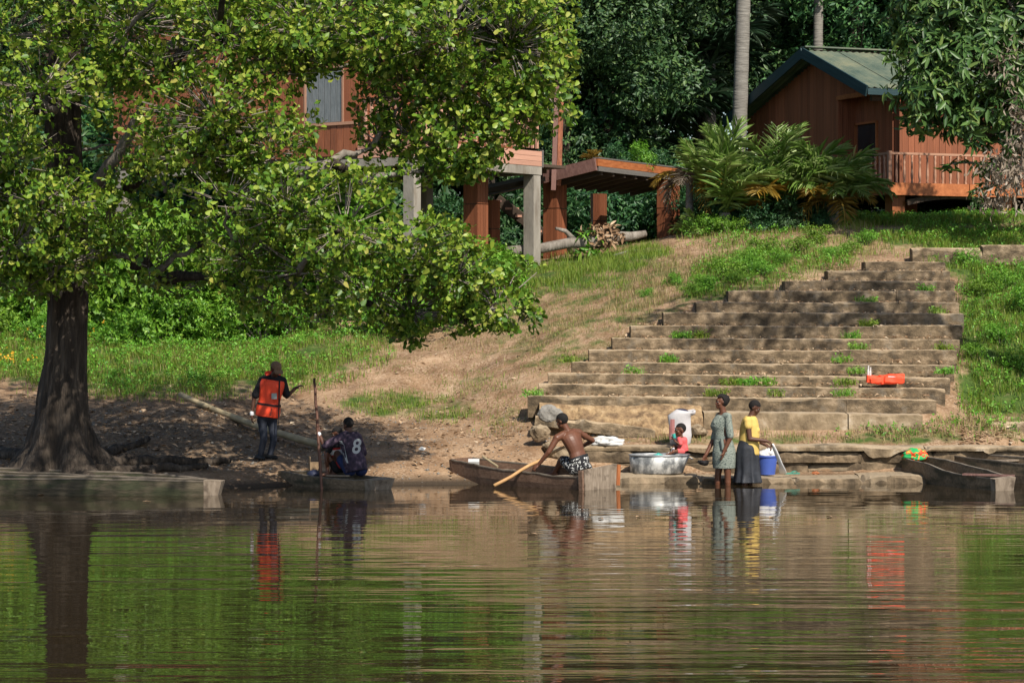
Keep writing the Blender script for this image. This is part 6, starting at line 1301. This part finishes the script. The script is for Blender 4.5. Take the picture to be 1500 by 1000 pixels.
sk.loft([[skc + V(math.cos(q) * w * (1 + .06 * math.sin(3 * q + i)) + (.012 * i if i > 5 else 0), math.sin(q) * w * .7, z + .015 * math.sin(2 * q + i)) for q in [2 * math.pi * j / 28 for j in range(28)]] for i, (w, z) in enumerate([(.13, 0), (.165, .03), (.178, .15), (.172, .28), (.178, .40), (.185, .49), (.175, .545), (.15, .56), (.15, .53), (.13, .49), (.05, .47)])])
ss = Thing('woven_sack', skc, 'white woven sack standing behind the toddler', 'sack'); sp = ss.part('sack_body', sk, 'sack_white', smooth=True)
ss.part('printed_panel', MB().add([skc + V(math.cos(q) * .182, math.sin(q) * .182 * .7, z) for z in (.10, .25, .42) for q in [R(a) for a in (195, 210, 225, 240)]], [(r_ * 4 + j, r_ * 4 + j + 1, r_ * 4 + j + 5, r_ * 4 + j + 4) for r_ in range(2) for j in range(3)]), 'sack_print', parent=sp)
ss.part('contents', blob(skc + V(.02, 0, .53), (.11, .08, .06), 5, .4, 2), 'bag_navy')
bk = P(1123.5, 693.5, 40.5); bk.z = .118; bt = Thing('plastic_bucket', bk, 'blue plastic bucket heaped with white laundry', 'bucket')
bw = MB(); bw.loft([oval(bk, r_, r_, z, 36) for r_, z in ((.118, 0), (.125, .006), (.165, .27), (.178, .272), (.178, .292), (.168, .294), (.158, .27), (.118, .02))]); wl_ = bt.part('wall', bw, 'bucket_blue', smooth=False)
bt.part('base_ring', MB().loft([oval(bk, r_, r_, z, 36) for r_, z in ((.122, -.004), (.126, -.004), (.128, .012), (.122, .012))], cap=False), 'bucket_blue', parent=wl_)
hd = [bk + V(math.cos(q) * .176, -.06, .27 - math.sin(q) * .13) for q in [math.pi * j / 12 for j in range(13)]]; bt.part('handle', MB().tube(hd, .005, 6), 'basin_metal')
single('laundry_heap', blob(bk + V(0, 0, .30), (.145, .145, .085), 8, .45, 4), 'laundry_white', 'heap of white laundry in the blue bucket', 'laundry', smooth=True)
# cloth drawn out of the woman's hand
hc = yw.J['wR'] + V(.085, .0, -.045); e = P(1147, 693, 40.2); e.z = .14; rg_ = []
for i in range(17):
    t = i / 16; c_ = hc.lerp(e, t) + V(.035 * math.sin(t * 3.1), 0, -.05 * math.sin(t * 3.14)); w = .022 + .03 * t ** 1.2
    rg_.append([c_ + V(math.cos(q) * w * (1 + .15 * math.sin(t * 9)), math.sin(q) * .022, .004 * math.cos(q)) for q in [2 * math.pi * j / 12 for j in range(12)]])
single('wet_cloth', MB().loft(rg_), 'cloth_bright', 'long white wet cloth hanging from the hand of the woman in yellow', 'cloth', smooth=True)
def sandal(c, rz, m='sandal_green'):
    th_ = Thing('sandal', c, 'green rubber sandal on the ledge beside the bucket', 'sandal'); Mx = Matrix.Rotation(rz, 3, 'Z'); pr = [(-.12, .03), (-.09, .042), (0, .036), (.07, .048), (.115, .035), (.13, 0), (.115, -.035), (.07, -.044), (0, -.034), (-.09, -.04), (-.12, -.03)]
    th_.part('sole', MB().loft([[Vector(c) + Mx @ V(x_, y_, z) for x_, y_ in pr] for z in (0, .022)]), m)
    for q in (-1, 1): th_.part('strap', MB().tube(bez(Vector(c) + Mx @ V(.09, 0, .02), Vector(c) + Mx @ V(.05, q * .03, .07), Vector(c) + Mx @ V(-.01, q * .036, .02), 6), .007, 5), m)
sandal(P(1160, 691, 40.45) * 1 + V(0, 0, 0) if False else Vector((*xy(1160, 40.4), .125)), R(10))
gc = P(889, 651, 41.15); gc.z = .55; single('white_garment', blob(gc + V(0, 0, .03), (.24, .14, .095), 14, .5, 4, freq=2.4), 'laundry_white', 'crumpled white garment on the quay beside the rower', 'garment', smooth=True)
lj = P(1297, 568, 43.36); lj.z = SX0[1][3] + .03
lv = Thing('folded_life_vest', lj, 'folded orange life vest lying on a stair tread', 'life vest')
for dx, w, h_, dz in ((-.20, .24, .13, 0), (.10, .40, .15, 0)):
    mb = MB(); mb.box(lj + V(dx, .02, h_ / 2), (w, .24, h_), Matrix.Rotation(R(6 if dx < 0 else -4), 3, 'Y')); mb.box(lj + V(dx + .03, -.06, h_ * .42), (w * .8, .14, h_ * .7), Matrix.Rotation(R(-8 if dx < 0 else 5), 3, 'Y'))
    lv.mpart('foam_panel', remesh(mb, 'foam_panel', 'vest_orange', .011, 5, .014, 9))
lv.part('strap', MB().bar(lj + V(.03, -.10, .12), lj + V(.22, -.10, .105), .02, .012), 'cuff_white')
for dx, h_ in ((-.28, .30), (-.245, .27)): single('white_bottle', MB().tube([lj + V(dx, .06, -.01), lj + V(dx, .06, h_ * .7), lj + V(dx + .004, .06, h_ * .8), lj + V(dx + .006, .06, h_)], [.018, .018, .011, .011], 10), 'litter_white', 'taller white tube standing beside the folded life vest' if dx < -.26 else 'shorter white tube standing beside the folded life vest', 'tube', 'white tubes on the stairs')
cbn = P(1340, 668, 40.85); cbn.z = .33; single('cloth_bundle', blob(cbn + V(0, 0, .05), (.20, .15, .12), 23, .35, 4), 'wax_print', 'green and red printed cloth bundle on the bow of the right canoe', 'bundle', smooth=True)
# cargo in the small canoe
cb = P(460.5, 682, 39.75); cb.z = .09; bx_ = Thing('carton_box', cb, 'brown open carton in the bow of the small canoe', 'box'); bx_.part('carton', MB().box(cb + V(0, .02, .125), (.16, .18, .25), Matrix.Rotation(R(12), 3, 'Z')), 'cardboard'); bx_.part('flap', MB().box(cb + V(-.075, .0, .29), (.012, .17, .10), Matrix.Rotation(R(12), 3, 'Z')), 'cardboard')
cb2 = P(459, 692, 39.55); cb2.z = .09; single('navy_bag', blob(cb2 + V(0, 0, .05), (.10, .12, .10), 31, .25, 3), 'bag_navy', 'dark navy bag in front of the carton in the small canoe', 'bag', smooth=True)
a, b = P(478, 699, 38.95), P(512, 698, 38.85); a.z = b.z = .185; single('spare_paddle', MB().bar(a, b, .06, .02), 'boat_end', 'pale flat paddle blade lying on the side of the small canoe', 'paddle')
# bamboo trunk on the ground behind the life vest wearer
pts = []
for i in range(22):
    t = i / 21; px = 264 + (490 - 264) * t; Yq = 44.3 + (41.4 - 44.3) * t; X = (px - 750) / K * Yq; pts.append(V(X, Yq, gz(X, Yq) + .07))
zs = np.polyfit(range(22), [p.z for p in pts], 2); pts = [V(p.x, p.y, float(np.polyval(zs, i)) + .03) for i, p in enumerate(pts)]
single('bamboo_trunk', MB().tube(pts, [(.045 + .018 * i / 21) * (1.08 if i % 4 == 0 else 1) for i in range(22)], 10), 'bamboo', 'long pale bamboo trunk lying on the bank behind the life vest wearer', 'log', smooth=True)
for px, Y, m, lab in ((703, 40.9, 'litter_pink', 'scrap of pink plastic litter on the landing'), (618, 41.4, 'litter_white', 'scrap of white litter on the landing'), (1195, 40.5, 'wood_orange', 'dry orange leaf on the ledge right of the sandal')):
    X = (px - 750) / K * Y; zz_ = max(gz(X, Y), .11 if px > 900 else -1); single('litter_scrap', blob((X, Y, zz_ + .02), (.06, .05, .035), px, .5, 2), m, lab, 'litter', 'litter scraps')
# leaves floating on the river
for k, (px, py) in enumerate([(780, 782), (1215, 757), (935, 757), (60, 725), (215, 735), (1130, 758), (96, 722), (880, 760)]):
    Y = K * CH / (py - YH); X = (px - 750) / K * Y; c_ = V(X, Y, .006); a_ = rt.uniform(0, 3); mb = MB(); d1 = V(math.cos(a_), math.sin(a_), 0); d2 = V(-math.sin(a_), math.cos(a_), 0); s_ = .07 if k else .10
    mb.add([c_ - d1 * s_, c_ + d2 * s_ * .4 + V(0, 0, .015), c_ + d1 * s_, c_ - d2 * s_ * .4 + V(0, 0, .012)], [(0, 1, 2), (0, 2, 3)]); single('floating_leaf', mb, 'dead_leaf', 'dead leaf floating on the dark river', 'leaf', 'floating leaves')

# each look-alike in a short row is told apart by its place
ORD = ['leftmost', 'second from the left', 'third from the left', 'fourth from the left', 'fifth from the left', 'sixth from the left', 'seventh from the left', 'eighth from the left', 'ninth from the left', 'tenth from the left', 'eleventh from the left', 'twelfth from the left', 'thirteenth from the left', 'fourteenth from the left', 'fifteenth from the left', 'sixteenth from the left', 'seventeenth from the left', 'eighteenth from the left', 'nineteenth from the left', 'twentieth from the left', 'sixth from the right', 'fifth from the right', 'fourth from the right', 'third from the right', 'second from the right', 'rightmost']
byl = {}
for o in COL.objects:
    if o.parent is None and 'label' in o and 'group' in o and o['group'] != 'forest trees': byl.setdefault(o['label'], []).append(o)
for lab, os_ in byl.items():
    if 1 < len(os_) <= 26:
        for k, o in enumerate(sorted(os_, key=lambda q: q.location.x / q.location.y)): o['label'] = lab + ', ' + ORD[k]
